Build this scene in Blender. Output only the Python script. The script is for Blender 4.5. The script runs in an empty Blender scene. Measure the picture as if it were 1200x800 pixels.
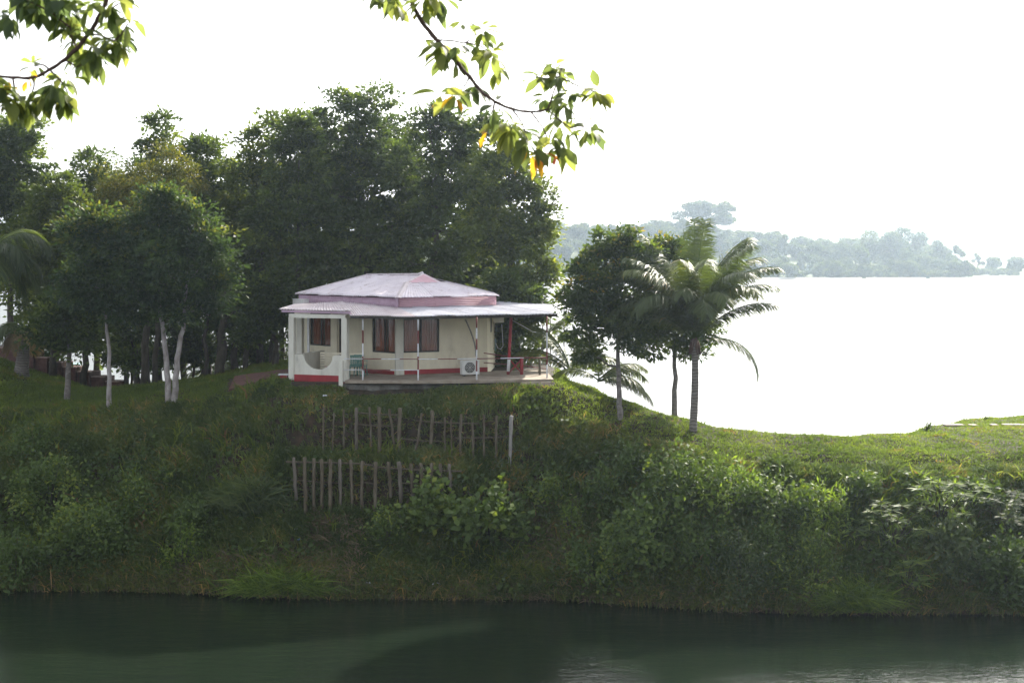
import bpy, bmesh, math, random
import numpy as np
from mathutils import Vector, Matrix

# ------------------------------------------------------------------ camera, world, sun, exposure
H = 12.6            # eye height above the water
F = 1667.0          # focal length in pixels of a 1200 px wide frame (50 mm)
YH = 295.0          # pixel row of the horizon
SC = bpy.context.scene
COL = SC.collection
cam_d = bpy.data.cameras.new('camera')
cam = bpy.data.objects.new('camera', cam_d)
COL.objects.link(cam)
cam.location = (0, 0, H)
cam.rotation_euler = (math.radians(90), 0, 0)
cam_d.lens = 50.0
cam_d.sensor_width = 36.0
cam_d.shift_y = -(400 - YH) / 1200.0
cam_d.clip_start = 0.1
cam_d.clip_end = 9000
cam_d.dof.use_dof = True
cam_d.dof.focus_distance = 58
cam_d.dof.aperture_fstop = 5.6
SC.camera = cam

SUN_EL, SUN_AZ = 34.0, 25.0        # azimuth to the right of the view direction (+Y)
world = bpy.data.worlds.new("World")
SC.world = world
world.use_nodes = True
wn = world.node_tree.nodes; wl = world.node_tree.links
wn.clear()
sky = wn.new('ShaderNodeTexSky'); sky.sky_type = 'NISHITA'; sky.sun_disc = False
sky.sun_elevation = math.radians(SUN_EL); sky.sun_rotation = math.radians(SUN_AZ)
sky.dust_density = 3.0; sky.air_density = 1.0; sky.ozone_density = 1.0
hs = wn.new('ShaderNodeHueSaturation'); hs.inputs['Saturation'].default_value = 0.25
wl.new(sky.outputs[0], hs.inputs['Color'])
bg = wn.new('ShaderNodeBackground'); bg.inputs['Strength'].default_value = 0.15
wl.new(hs.outputs[0], bg.inputs['Color'])
wo = wn.new('ShaderNodeOutputWorld'); wl.new(bg.outputs[0], wo.inputs['Surface'])

sun_d = bpy.data.lights.new('sun', 'SUN'); sun_d.energy = 4.2; sun_d.angle = math.radians(0.6)
sun_d.color = (1.0, 0.93, 0.80)
sun = bpy.data.objects.new('sun', sun_d); COL.objects.link(sun)
_e, _a = math.radians(SUN_EL), math.radians(SUN_AZ)
SUNDIR = Vector((math.sin(_a) * math.cos(_e), math.cos(_a) * math.cos(_e), math.sin(_e)))
sun.rotation_euler = SUNDIR.to_track_quat('Z', 'Y').to_euler()
sun.location = (30, 60, 60)
SC.view_settings.view_transform = 'Standard'
SC.view_settings.look = 'None'
SC.view_settings.gamma = 1.0
SC.view_settings.exposure = 1.3
SC.view_settings.use_curve_mapping = False
SC.render.engine = 'CYCLES'
SC.cycles.max_bounces = 8
SC.cycles.transparent_max_bounces = 8
SC.cycles.volume_bounces = 1
SC.cycles.use_denoising = True
SC.cycles.denoising_prefilter = 'ACCURATE'
SC.cycles.denoising_input_passes = 'RGB_ALBEDO_NORMAL'
SC.cycles.use_adaptive_sampling = False

HAZE_DENSITY = 0.00023

rng = np.random.default_rng(7)
random.seed(7)

# ------------------------------------------------------------------ helpers
def W(px, y, d):
    return Vector(((px - 600.0) / F * d, d, H - (y - YH) / F * d))

def XD(px, d):
    return Vector(((px - 600.0) / F * d, d))

def tag(o, label=None, cat=None, group=None, kind=None):
    if label: o['label'] = label
    if cat: o['category'] = cat
    if group: o['group'] = group
    if kind: o['kind'] = kind
    return o

def empty(name, loc, label, cat, group=None):
    o = bpy.data.objects.new(name, None)
    COL.objects.link(o); o.location = loc
    o.empty_display_size = 0.3
    return tag(o, label, cat, group)

class MB:
    """collects boxes, bars, tubes and arrays in world space; build() links ONE mesh object"""
    def __init__(s):
        s.v = []; s.f = []; s.mi = []; s.smooth = []
    def add(s, vs, fs, mi=0, sm=False):
        b = len(s.v)
        s.v.extend([tuple(x) for x in vs])
        for f in fs:
            s.f.append([b + i for i in f]); s.mi.append(mi); s.smooth.append(sm)
    def box(s, c, size, rz=0.0, mi=0, rot=None):
        c = Vector(c); hx, hy, hz = size[0] / 2, size[1] / 2, size[2] / 2
        R = rot if rot is not None else Matrix.Rotation(rz, 3, 'Z')
        vs = [c + R @ Vector((x, y, z)) for x in (-hx, hx) for y in (-hy, hy) for z in (-hz, hz)]
        s.add(vs, [(0, 1, 3, 2), (4, 6, 7, 5), (0, 4, 5, 1), (2, 3, 7, 6), (0, 2, 6, 4), (1, 5, 7, 3)], mi)
    def seg(s, a, b, z0, z1, th, off=0.0, mi=0):
        """upright slab along the ground line a-b (2D), thickness th, centred off metres to its left"""
        a = Vector(a[:2]); b = Vector(b[:2]); t = (b - a).normalized(); n = Vector((-t.y, t.x))
        p = [a + n * (off - th / 2), b + n * (off - th / 2), b + n * (off + th / 2), a + n * (off + th / 2)]
        s.prism(p, z0, z1, mi)
    def prism(s, poly, z0, z1, mi=0):
        n = len(poly)
        area = sum(poly[i][0] * poly[(i + 1) % n][1] - poly[(i + 1) % n][0] * poly[i][1] for i in range(n))
        if area < 0: poly = list(poly)[::-1]
        vs = [(p[0], p[1], z0) for p in poly] + [(p[0], p[1], z1) for p in poly]
        fs = [tuple(range(n - 1, -1, -1)), tuple(range(n, 2 * n))]
        fs += [(i, (i + 1) % n, n + (i + 1) % n, n + i) for i in range(n)]
        s.add(vs, fs, mi)
    def tube(s, pts, radii, n=6, mi=0, cap=True):
        pts = [Vector(p) for p in pts]
        if not hasattr(radii, '__len__'): radii = [radii] * len(pts)
        vs = []; fs = []
        for i, p in enumerate(pts):
            t = (pts[min(i + 1, len(pts) - 1)] - pts[max(i - 1, 0)])
            if t.length < 1e-9: t = Vector((0, 0, 1))
            t.normalize()
            up = Vector((0, 0, 1)) if abs(t.z) < 0.9 else Vector((0, 1, 0))
            a = t.cross(up).normalized(); b = t.cross(a)
            for k in range(n):
                an = 2 * math.pi * k / n
                vs.append(p + (a * math.cos(an) + b * math.sin(an)) * radii[i])
        for i in range(len(pts) - 1):
            for k in range(n):
                fs.append((i * n + k, i * n + (k + 1) % n, (i + 1) * n + (k + 1) % n, (i + 1) * n + k))
        if cap:
            fs.append(tuple(range(n - 1, -1, -1))); fs.append(tuple((len(pts) - 1) * n + k for k in range(n)))
        s.add(vs, fs, mi, True)
    def build(s, name, mats, parent=None, origin=None, bevel=0):
        if origin is None:
            origin = Vector(parent['_o']) if parent is not None and '_o' in parent else (parent.location.copy() if parent is not None else (Vector(s.v[0]) if s.v else Vector()))
        origin = Vector(origin)
        me = bpy.data.meshes.new(name)
        me.from_pydata([(x[0] - origin.x, x[1] - origin.y, x[2] - origin.z) for x in s.v], [], s.f)
        if not isinstance(mats, (list, tuple)): mats = [mats]
        for m in mats: me.materials.append(m)
        me.polygons.foreach_set('material_index', s.mi)
        me.polygons.foreach_set('use_smooth', s.smooth)
        me.update()
        o = bpy.data.objects.new(name, me); COL.objects.link(o)
        if parent is not None:
            o.parent = parent
            pl = world_loc(parent)
            o.location = origin - pl
        else:
            o.location = origin
        if bevel:
            m = o.modifiers.new('bevel', 'BEVEL'); m.width = bevel; m.segments = 2; m.limit_method = 'ANGLE'
        return o

def world_loc(o):
    l = o.location.copy()
    while o.parent is not None:
        o = o.parent; l += o.location
    return l

def np_mesh(name, V, Q, mat, parent=None, origin=(0, 0, 0), tint=None, smooth=False, tris=None):
    """V (n,3) float array in world space, Q (m,4) int quads"""
    origin = np.array(tuple(origin), dtype=np.float32)
    V = np.asarray(V, dtype=np.float32) - origin
    Q = np.asarray(Q, dtype=np.int32)
    m, k = Q.shape
    me = bpy.data.meshes.new(name)
    me.vertices.add(len(V)); me.vertices.foreach_set('co', V.ravel())
    me.loops.add(m * k); me.loops.foreach_set('vertex_index', Q.ravel())
    me.polygons.add(m)
    me.polygons.foreach_set('loop_start', np.arange(m, dtype=np.int32) * k)
    me.polygons.foreach_set('loop_total', np.full(m, k, dtype=np.int32))
    if smooth: me.polygons.foreach_set('use_smooth', np.ones(m, dtype=bool))
    me.update(calc_edges=True)
    if tint is not None:
        at = me.attributes.new('tint', 'FLOAT', 'FACE')
        at.data.foreach_set('value', np.asarray(tint, dtype=np.float32))
    me.materials.append(mat)
    o = bpy.data.objects.new(name, me); COL.objects.link(o)
    if parent is not None:
        o.parent = parent
        o.location = Vector([float(x) for x in origin]) - world_loc(parent)
    else:
        o.location = Vector([float(x) for x in origin])
    return o

def unit(a):
    return a / np.maximum(np.linalg.norm(a, axis=1, keepdims=True), 1e-9)

def leaf_quads(P, D, N, L, Wd, fold=0.15):
    """one folded diamond per leaf: base, side, tip, side"""
    D = unit(D); S = unit(np.cross(D, N)); Nn = np.cross(S, D)
    L = np.broadcast_to(np.asarray(L, dtype=float).reshape(-1, 1), (len(P), 1))
    Wd = np.broadcast_to(np.asarray(Wd, dtype=float).reshape(-1, 1), (len(P), 1))
    mid = P + D * L * 0.45 + Nn * Wd * fold
    V = np.stack([P, mid + S * Wd / 2, P + D * L, mid - S * Wd / 2], axis=1).reshape(-1, 3)
    Q = np.arange(len(P) * 4).reshape(-1, 4)
    return V, Q

# ------------------------------------------------------------------ materials
def mat_new(name):
    m = bpy.data.materials.new(name); m.use_nodes = True
    return m, m.node_tree.nodes, m.node_tree.links, m.node_tree.nodes['Principled BSDF']

def ramp(nodes, stops):
    r = nodes.new('ShaderNodeValToRGB')
    e = r.color_ramp.elements
    e[0].position = stops[0][0]; e[0].color = (*stops[0][1], 1)
    e[1].position = stops[-1][0]; e[1].color = (*stops[-1][1], 1)
    for p, c in stops[1:-1]:
        x = e.new(p); x.color = (*c, 1)
    return r

def leaf_mat(name, stops, trans=0.35, rough=0.55, tcol=None, spec=0.15):
    m, n, l, b = mat_new(name)
    a = n.new('ShaderNodeAttribute'); a.attribute_name = 'tint'
    r = ramp(n, stops); l.new(a.outputs['Fac'], r.inputs[0])
    b.inputs['Roughness'].default_value = rough
    b.inputs['Specular IOR Level'].default_value = spec
    l.new(r.outputs[0], b.inputs['Base Color'])
    t = n.new('ShaderNodeBsdfTranslucent')
    mx = n.new('ShaderNodeMix'); mx.data_type = 'RGBA'; mx.blend_type = 'MULTIPLY'; mx.inputs[0].default_value = 1.0
    l.new(r.outputs[0], mx.inputs[6]); mx.inputs[7].default_value = (*(tcol or (2.6, 2.6, 0.9)), 1)
    l.new(mx.outputs[2], t.inputs['Color'])
    ms = n.new('ShaderNodeMixShader'); ms.inputs[0].default_value = trans
    l.new(b.outputs[0], ms.inputs[1]); l.new(t.outputs[0], ms.inputs[2])
    l.new(ms.outputs[0], n['Material Output'].inputs['Surface'])
    return m

def noise_mat(name, stops, scale=3.0, rough=0.8, detail=6.0, bump=0.0, bump_scale=None, spec=0.3, stretch=None, metallic=0.0, rough_var=0):
    m, n, l, b = mat_new(name)
    tc = n.new('ShaderNodeTexCoord'); mp = n.new('ShaderNodeMapping')
    l.new(tc.outputs['Object'], mp.inputs[0])
    if stretch: mp.inputs['Scale'].default_value = stretch
    nz = n.new('ShaderNodeTexNoise'); nz.inputs['Scale'].default_value = scale; nz.inputs['Detail'].default_value = detail
    nz.inputs['Roughness'].default_value = 0.65
    l.new(mp.outputs[0], nz.inputs[0])
    r = ramp(n, stops); l.new(nz.outputs[0], r.inputs[0]); l.new(r.outputs[0], b.inputs['Base Color'])
    b.inputs['Roughness'].default_value = rough; b.inputs['Specular IOR Level'].default_value = spec
    b.inputs['Metallic'].default_value = metallic
    if bump:
        nb = n.new('ShaderNodeTexNoise'); nb.inputs['Scale'].default_value = bump_scale or scale * 4; nb.inputs['Detail'].default_value = 5
        l.new(mp.outputs[0], nb.inputs[0])
        bp = n.new('ShaderNodeBump'); bp.inputs['Strength'].default_value = bump; bp.inputs['Distance'].default_value = 0.05
        l.new(nb.outputs[0], bp.inputs['Height']); l.new(bp.outputs[0], b.inputs['Normal'])
    return m

G_DARK = [(0.0, (0.0304, 0.0482, 0.0194)), (0.5, (0.0574, 0.0851, 0.0292)), (0.85, (0.1013, 0.1347, 0.0389)), (1.0, (0.1856, 0.2126, 0.0546))]
M = {}
M['leaf_dark'] = leaf_mat('dark_green_leaves', G_DARK)
M['leaf_mid'] = leaf_mat('green_leaves', [(0, (0.0419, 0.0607, 0.0194)), (0.5, (0.0773, 0.1053, 0.0302)), (0.8, (0.1207, 0.1485, 0.0389)), (1, (0.2576, 0.2565, 0.0486))])
M['leaf_olive'] = leaf_mat('olive_leaves', [(0, (0.046, 0.0575, 0.0198)), (0.5, (0.0943, 0.0989, 0.0286)), (0.85, (0.1495, 0.138, 0.033)), (1, (0.2185, 0.1955, 0.0385))])
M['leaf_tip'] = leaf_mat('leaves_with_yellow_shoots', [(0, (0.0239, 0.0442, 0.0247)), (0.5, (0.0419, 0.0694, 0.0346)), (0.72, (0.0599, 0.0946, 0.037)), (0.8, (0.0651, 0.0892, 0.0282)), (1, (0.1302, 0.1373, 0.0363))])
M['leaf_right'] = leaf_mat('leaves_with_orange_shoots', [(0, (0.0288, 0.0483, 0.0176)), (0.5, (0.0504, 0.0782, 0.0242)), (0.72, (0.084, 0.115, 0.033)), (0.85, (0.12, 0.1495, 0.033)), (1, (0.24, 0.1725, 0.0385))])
M['palm'] = leaf_mat('palm_leaflets', [(0, (0.0456, 0.0638, 0.021)), (0.5, (0.0759, 0.1063, 0.0315)), (0.9, (0.1316, 0.1594, 0.042)), (1, (0.3544, 0.2338, 0.049))], trans=0.3, rough=0.45, spec=0.3)
M['palm_dry'] = leaf_mat('dry_palm_leaflets', [(0, (0.10, 0.075, 0.04)), (0.5, (0.18, 0.13, 0.07)), (1, (0.28, 0.2, 0.1))], trans=0.3, rough=0.5)
M['far_leaf'] = leaf_mat('far_shore_leaves', [(0, (0.03, 0.05, 0.025)), (0.5, (0.05, 0.075, 0.03)), (1, (0.09, 0.11, 0.035))], trans=0.3)
M['grass'] = leaf_mat('bank_grass', [(0, (0.0379, 0.0579, 0.0196)), (0.4, (0.0721, 0.0974, 0.0308)), (0.75, (0.1176, 0.137, 0.042)), (0.88, (0.1803, 0.1598, 0.056)), (1, (0.3226, 0.2056, 0.091))], trans=0.3, tcol=(2.2, 2.4, 1.0))
M['lawn'] = leaf_mat('lawn_grass', [(0, (0.0422, 0.0648, 0.0165)), (0.45, (0.0843, 0.1173, 0.0264)), (0.8, (0.1324, 0.1564, 0.0363)), (0.93, (0.1445, 0.1117, 0.044)), (1, (0.1565, 0.0894, 0.0605))], trans=0.4, tcol=(2.7, 2.8, 1.0))
M['vine'] = leaf_mat('vine_leaves', [(0, (0.0404, 0.0662, 0.0195)), (0.5, (0.066, 0.1029, 0.0303)), (0.85, (0.101, 0.147, 0.0379)), (1, (0.1834, 0.2205, 0.0433))], trans=0.25, rough=0.55, spec=0.15)
M['shrub_grey'] = leaf_mat('grey_green_leaves', [(0, (0.0372, 0.0585, 0.0288)), (0.5, (0.0638, 0.0904, 0.0432)), (1, (0.1062, 0.1328, 0.0576))], trans=0.25)
M['shrub_yellow'] = leaf_mat('yellow_green_leaves', [(0, (0.048, 0.078, 0.0198)), (0.5, (0.084, 0.132, 0.0308)), (1, (0.168, 0.228, 0.0495))], trans=0.35)
M['straw'] = leaf_mat('dry_stalks', [(0, (0.0585, 0.0455, 0.0286)), (0.5, (0.117, 0.091, 0.0585)), (1, (0.208, 0.1625, 0.104))], trans=0.1, rough=0.7)
M['near_leaf'] = leaf_mat('overhanging_leaves', [(0, (0.0634, 0.0952, 0.0527)), (0.5, (0.1267, 0.1655, 0.0602)), (0.78, (0.2112, 0.2308, 0.0752)), (0.86, (0.4435, 0.3009, 0.0301)), (0.94, (0.528, 0.2206, 0.0301)), (1, (0.1373, 0.0352, 0.0301))], trans=0.6, rough=0.5, tcol=(1.9, 1.8, 1.05))
M['bark'] = noise_mat('dark_bark', [(0.3, (0.035, 0.028, 0.022)), (0.7, (0.10, 0.085, 0.068))], 6, 0.9, bump=0.6, stretch=(1, 1, 0.3))
M['bark_pale'] = noise_mat('pale_bark', [(0.3, (0.16, 0.14, 0.13)), (0.5, (0.30, 0.27, 0.26)), (0.7, (0.44, 0.41, 0.40))], 5, 0.85, bump=0.5, stretch=(1, 1, 0.5))
M['bark_grey'] = noise_mat('grey_bark', [(0.3, (0.09, 0.08, 0.07)), (0.5, (0.17, 0.15, 0.14)), (0.7, (0.30, 0.28, 0.27))], 5, 0.85, bump=0.5, stretch=(1, 1, 1.4))
M['bark_near'] = noise_mat('reddish_twig_bark', [(0.3, (0.06, 0.035, 0.03)), (0.7, (0.13, 0.08, 0.065))], 30, 0.8, bump=0.4)
M['post'] = noise_mat('weathered_post_wood', [(0.3, (0.07, 0.05, 0.035)), (0.55, (0.125, 0.105, 0.073)), (0.75, (0.19, 0.165, 0.125))], 5, 0.9, bump=0.6, stretch=(2, 2, 0.4))
M['post_mid'] = noise_mat('grey_post_wood', [(0.3, (0.08, 0.07, 0.055)), (0.7, (0.18, 0.155, 0.13))], 6, 0.9, bump=0.5, stretch=(2, 2, 0.4))
M['post_pale'] = noise_mat('pale_post_wood', [(0.3, (0.16, 0.15, 0.14)), (0.7, (0.36, 0.34, 0.32))], 6, 0.9, bump=0.5, stretch=(2, 2, 0.4))
M['soil'] = noise_mat('bank_soil', [(0.3, (0.010, 0.008, 0.005)), (0.45, (0.026, 0.021, 0.012)), (0.6, (0.055, 0.034, 0.02)), (0.75, (0.075, 0.05, 0.03))], 3.5, 0.95, detail=10, bump=1.0, bump_scale=9)
M['wall'] = noise_mat('cream_painted_plaster', [(0.28, (0.46, 0.40, 0.29)), (0.42, (0.72, 0.66, 0.52)), (0.6, (0.83, 0.77, 0.60)), (0.8, (0.86, 0.80, 0.64))], 1.1, 0.75, detail=9, bump=0.15, bump_scale=25, stretch=(1, 1, .35))
M['white'] = noise_mat('white_painted_plaster', [(0.28, (0.36, 0.36, 0.32)), (0.42, (0.60, 0.58, 0.51)), (0.6, (0.70, 0.685, 0.61)), (0.8, (0.75, 0.735, 0.66))], 1.6, 0.7, detail=9, bump=0.15, bump_scale=25, stretch=(1, 1, .35))
M['red'] = noise_mat('red_paint', [(0.25, (0.20, 0.02, 0.025)), (0.6, (0.34, 0.03, 0.04)), (0.85, (0.38, 0.07, 0.07))], 3, 0.55)
M['maroon'] = noise_mat('maroon_paint', [(0.3, (0.12, 0.025, 0.025)), (0.7, (0.22, 0.05, 0.045))], 6, 0.6)
M['pipewhite'] = noise_mat('white_paint', [(0.25, (0.45, 0.45, 0.47)), (0.6, (0.72, 0.73, 0.76))], 5, 0.5)
M['concrete'] = noise_mat('worn_concrete', [(0.25, (0.16, 0.12, 0.09)), (0.5, (0.30, 0.25, 0.20)), (0.8, (0.40, 0.35, 0.29))], 1.6, 0.85, bump=0.4)
M['rock'] = noise_mat('mossy_foundation', [(0.25, (0.03, 0.028, 0.022)), (0.45, (0.09, 0.085, 0.075)), (0.62, (0.17, 0.165, 0.155)), (0.8, (0.12, 0.08, 0.05))], 2.2, 0.9, bump=1.0, bump_scale=5)
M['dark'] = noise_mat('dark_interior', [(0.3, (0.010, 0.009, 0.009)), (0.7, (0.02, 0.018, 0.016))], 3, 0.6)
M['frame'] = noise_mat('dark_window_frame', [(0.3, (0.02, 0.016, 0.016)), (0.7, (0.04, 0.03, 0.028))], 8, 0.4)
M['curtain'] = noise_mat('brown_curtain', [(0.3, (0.15, 0.040, 0.02)), (0.7, (0.42, 0.13, 0.06))], 7, 0.9, stretch=(1, 1, 0.08))
M['teal'] = noise_mat('teal_plastic', [(0.3, (0.06, 0.17, 0.15)), (0.7, (0.09, 0.24, 0.21))], 3, 0.35, spec=0.5)
M['brick'] = noise_mat('red_brick_paving', [(0.3, (0.06, 0.028, 0.025)), (0.5, (0.11, 0.05, 0.04)), (0.75, (0.16, 0.085, 0.07))], 4, 0.85, bump=0.4)
M['steptop'] = noise_mat('pale_step_edge', [(0.3, (0.30, 0.2, 0.17)), (0.7, (0.45, 0.33, 0.29))], 4, 0.85)
M['plastic'] = noise_mat('white_plastic', [(0.3, (0.6, 0.6, 0.58)), (0.7, (0.72, 0.72, 0.7))], 4, 0.4)
M['grille'] = noise_mat('grey_metal', [(0.3, (0.05, 0.05, 0.05)), (0.7, (0.11, 0.11, 0.11))], 8, 0.5)
M['litter'] = noise_mat('pale_litter', [(0.3, (0.5, 0.5, 0.52)), (0.7, (0.75, 0.75, 0.77))], 9, 0.5)
M['litter_blue'] = noise_mat('blue_litter', [(0.3, (0.1, 0.18, 0.35)), (0.7, (0.2, 0.3, 0.5))], 9, 0.5)
M['litter_red'] = noise_mat('crimson_litter', [(0.3, (0.12, 0.01, 0.03)), (0.7, (0.22, 0.02, 0.05))], 9, 0.6)
M['petal'] = noise_mat('flower_petals', [(0.3, (0.6, 0.5, 0.4)), (0.7, (0.8, 0.65, 0.2))], 9, 0.6)
M['sand'] = noise_mat('pale_shore_sand', [(0.3, (0.45, 0.40, 0.33)), (0.7, (0.62, 0.57, 0.5))], 0.3, 0.9)
M['far_ground'] = noise_mat('far_shore_ground', [(0.3, (0.05, 0.075, 0.03)), (0.7, (0.11, 0.13, 0.045))], 0.05, 0.95)

def roof_mat(name, base, mid, rust):
    m, n, l, b = mat_new(name)
    tc = n.new('ShaderNodeTexCoord')
    n1 = n.new('ShaderNodeTexNoise'); n1.inputs['Scale'].default_value = 0.9; n1.inputs['Detail'].default_value = 8; n1.inputs['Roughness'].default_value = 0.7
    l.new(tc.outputs['Object'], n1.inputs[0])
    r1 = ramp(n, [(0.3, mid), (0.6, base)]); l.new(n1.outputs[0], r1.inputs[0])
    n2 = n.new('ShaderNodeTexNoise'); n2.inputs['Scale'].default_value = 3.2; n2.inputs['Detail'].default_value = 9; n2.inputs['Roughness'].default_value = 0.8
    l.new(tc.outputs['Object'], n2.inputs[0])
    r2 = ramp(n, [(0.54, (0, 0, 0)), (0.66, (0.65, 0.65, 0.65))]); l.new(n2.outputs[0], r2.inputs[0])
    mx = n.new('ShaderNodeMix'); mx.data_type = 'RGBA'
    l.new(r2.outputs[0], mx.inputs[0]); l.new(r1.outputs[0], mx.inputs[6]); mx.inputs[7].default_value = (*rust, 1)
    l.new(mx.outputs[2], b.inputs['Base Color'])
    b.inputs['Roughness'].default_value = 0.5; b.inputs['Specular IOR Level'].default_value = 0.45
    return m
M['roof_pink'] = roof_mat('faded_pink_roof_sheets', (0.72, 0.66, 0.71), (0.55, 0.49, 0.55), (0.20, 0.10, 0.08))
M['roof_pale'] = roof_mat('faded_lilac_roof_sheets', (0.66, 0.60, 0.62), (0.50, 0.42, 0.44), (0.22, 0.12, 0.09))
M['roof_zinc'] = roof_mat('weathered_zinc_sheets', (0.56, 0.56, 0.61), (0.40, 0.40, 0.45), (0.22, 0.15, 0.12))
M['fascia'] = roof_mat('pink_fascia_sheets', (0.62, 0.39, 0.45), (0.52, 0.31, 0.37), (0.38, 0.2, 0.2))
M['fascia_lilac'] = roof_mat('lilac_fascia_sheets', (0.48, 0.34, 0.44), (0.38, 0.26, 0.35), (0.28, 0.14, 0.14))

# bands of trunk rings
def ring_mat(name, c0, c1, scale):
    m, n, l, b = mat_new(name)
    tc = n.new('ShaderNodeTexCoord')
    wv = n.new('ShaderNodeTexWave'); wv.bands_direction = 'Z'; wv.inputs['Scale'].default_value = scale
    wv.inputs['Distortion'].default_value = 7; wv.inputs['Detail'].default_value = 3
    l.new(tc.outputs['Object'], wv.inputs[0])
    r = ramp(n, [(0.2, c0), (0.7, c1)]); l.new(wv.outputs[0], r.inputs[0]); l.new(r.outputs[0], b.inputs['Base Color'])
    b.inputs['Roughness'].default_value = 0.9
    bp = n.new('ShaderNodeBump'); bp.inputs['Strength'].default_value = 0.6; bp.inputs['Distance'].default_value = 0.03
    l.new(wv.outputs[0], bp.inputs['Height']); l.new(bp.outputs[0], b.inputs['Normal'])
    return m
M['palm_trunk'] = ring_mat('ringed_palm_trunk', (0.12, 0.105, 0.095), (0.20, 0.18, 0.165), 2.6)

# water
def water_mat():
    m, n, l, b = mat_new('green_lake_water')
    b.inputs['Base Color'].default_value = (0.0085, 0.0145, 0.0085, 1)
    gy_ = n.new('ShaderNodeSeparateXYZ'); mr = n.new('ShaderNodeMapRange')   # the open lake is choppier than the sheltered inlet
    mr.inputs[1].default_value = 72; mr.inputs[2].default_value = 95; mr.inputs[3].default_value = 0.02; mr.inputs[4].default_value = 0.32
    b.inputs['IOR'].default_value = 1.33
    b.inputs['Subsurface Weight'].default_value = 1.0; b.inputs['Subsurface Radius'].default_value = (0.7, 1.0, 0.8); b.inputs['Subsurface Scale'].default_value = 5.0
    tc = n.new('ShaderNodeTexCoord')
    mp = n.new('ShaderNodeMapping'); mp.inputs['Scale'].default_value = (0.55, 1.5, 1.0)
    mp.inputs['Rotation'].default_value = (0, 0, math.radians(8))
    l.new(tc.outputs['Object'], mp.inputs[0])
    l.new(tc.outputs['Object'], gy_.inputs[0]); l.new(gy_.outputs[1], mr.inputs[0]); l.new(mr.outputs[0], b.inputs['Roughness'])
    a = n.new('ShaderNodeTexNoise'); a.inputs['Scale'].default_value = 1.6; a.inputs['Detail'].default_value = 7; a.inputs['Roughness'].default_value = 0.62
    c = n.new('ShaderNodeTexNoise'); c.inputs['Scale'].default_value = 11.0; c.inputs['Detail'].default_value = 4
    l.new(mp.outputs[0], a.inputs[0]); l.new(mp.outputs[0], c.inputs[0])
    md = n.new('ShaderNodeMath'); md.operation = 'MULTIPLY_ADD'; md.inputs[1].default_value = 0.30
    l.new(c.outputs[0], md.inputs[0]); l.new(a.outputs[0], md.inputs[2])
    bp = n.new('ShaderNodeBump'); bp.inputs['Strength'].default_value = 0.18; bp.inputs['Distance'].default_value = 0.10
    l.new(md.outputs[0], bp.inputs['Height']); l.new(bp.outputs[0], b.inputs['Normal'])
    return m
M['water'] = water_mat()

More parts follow.
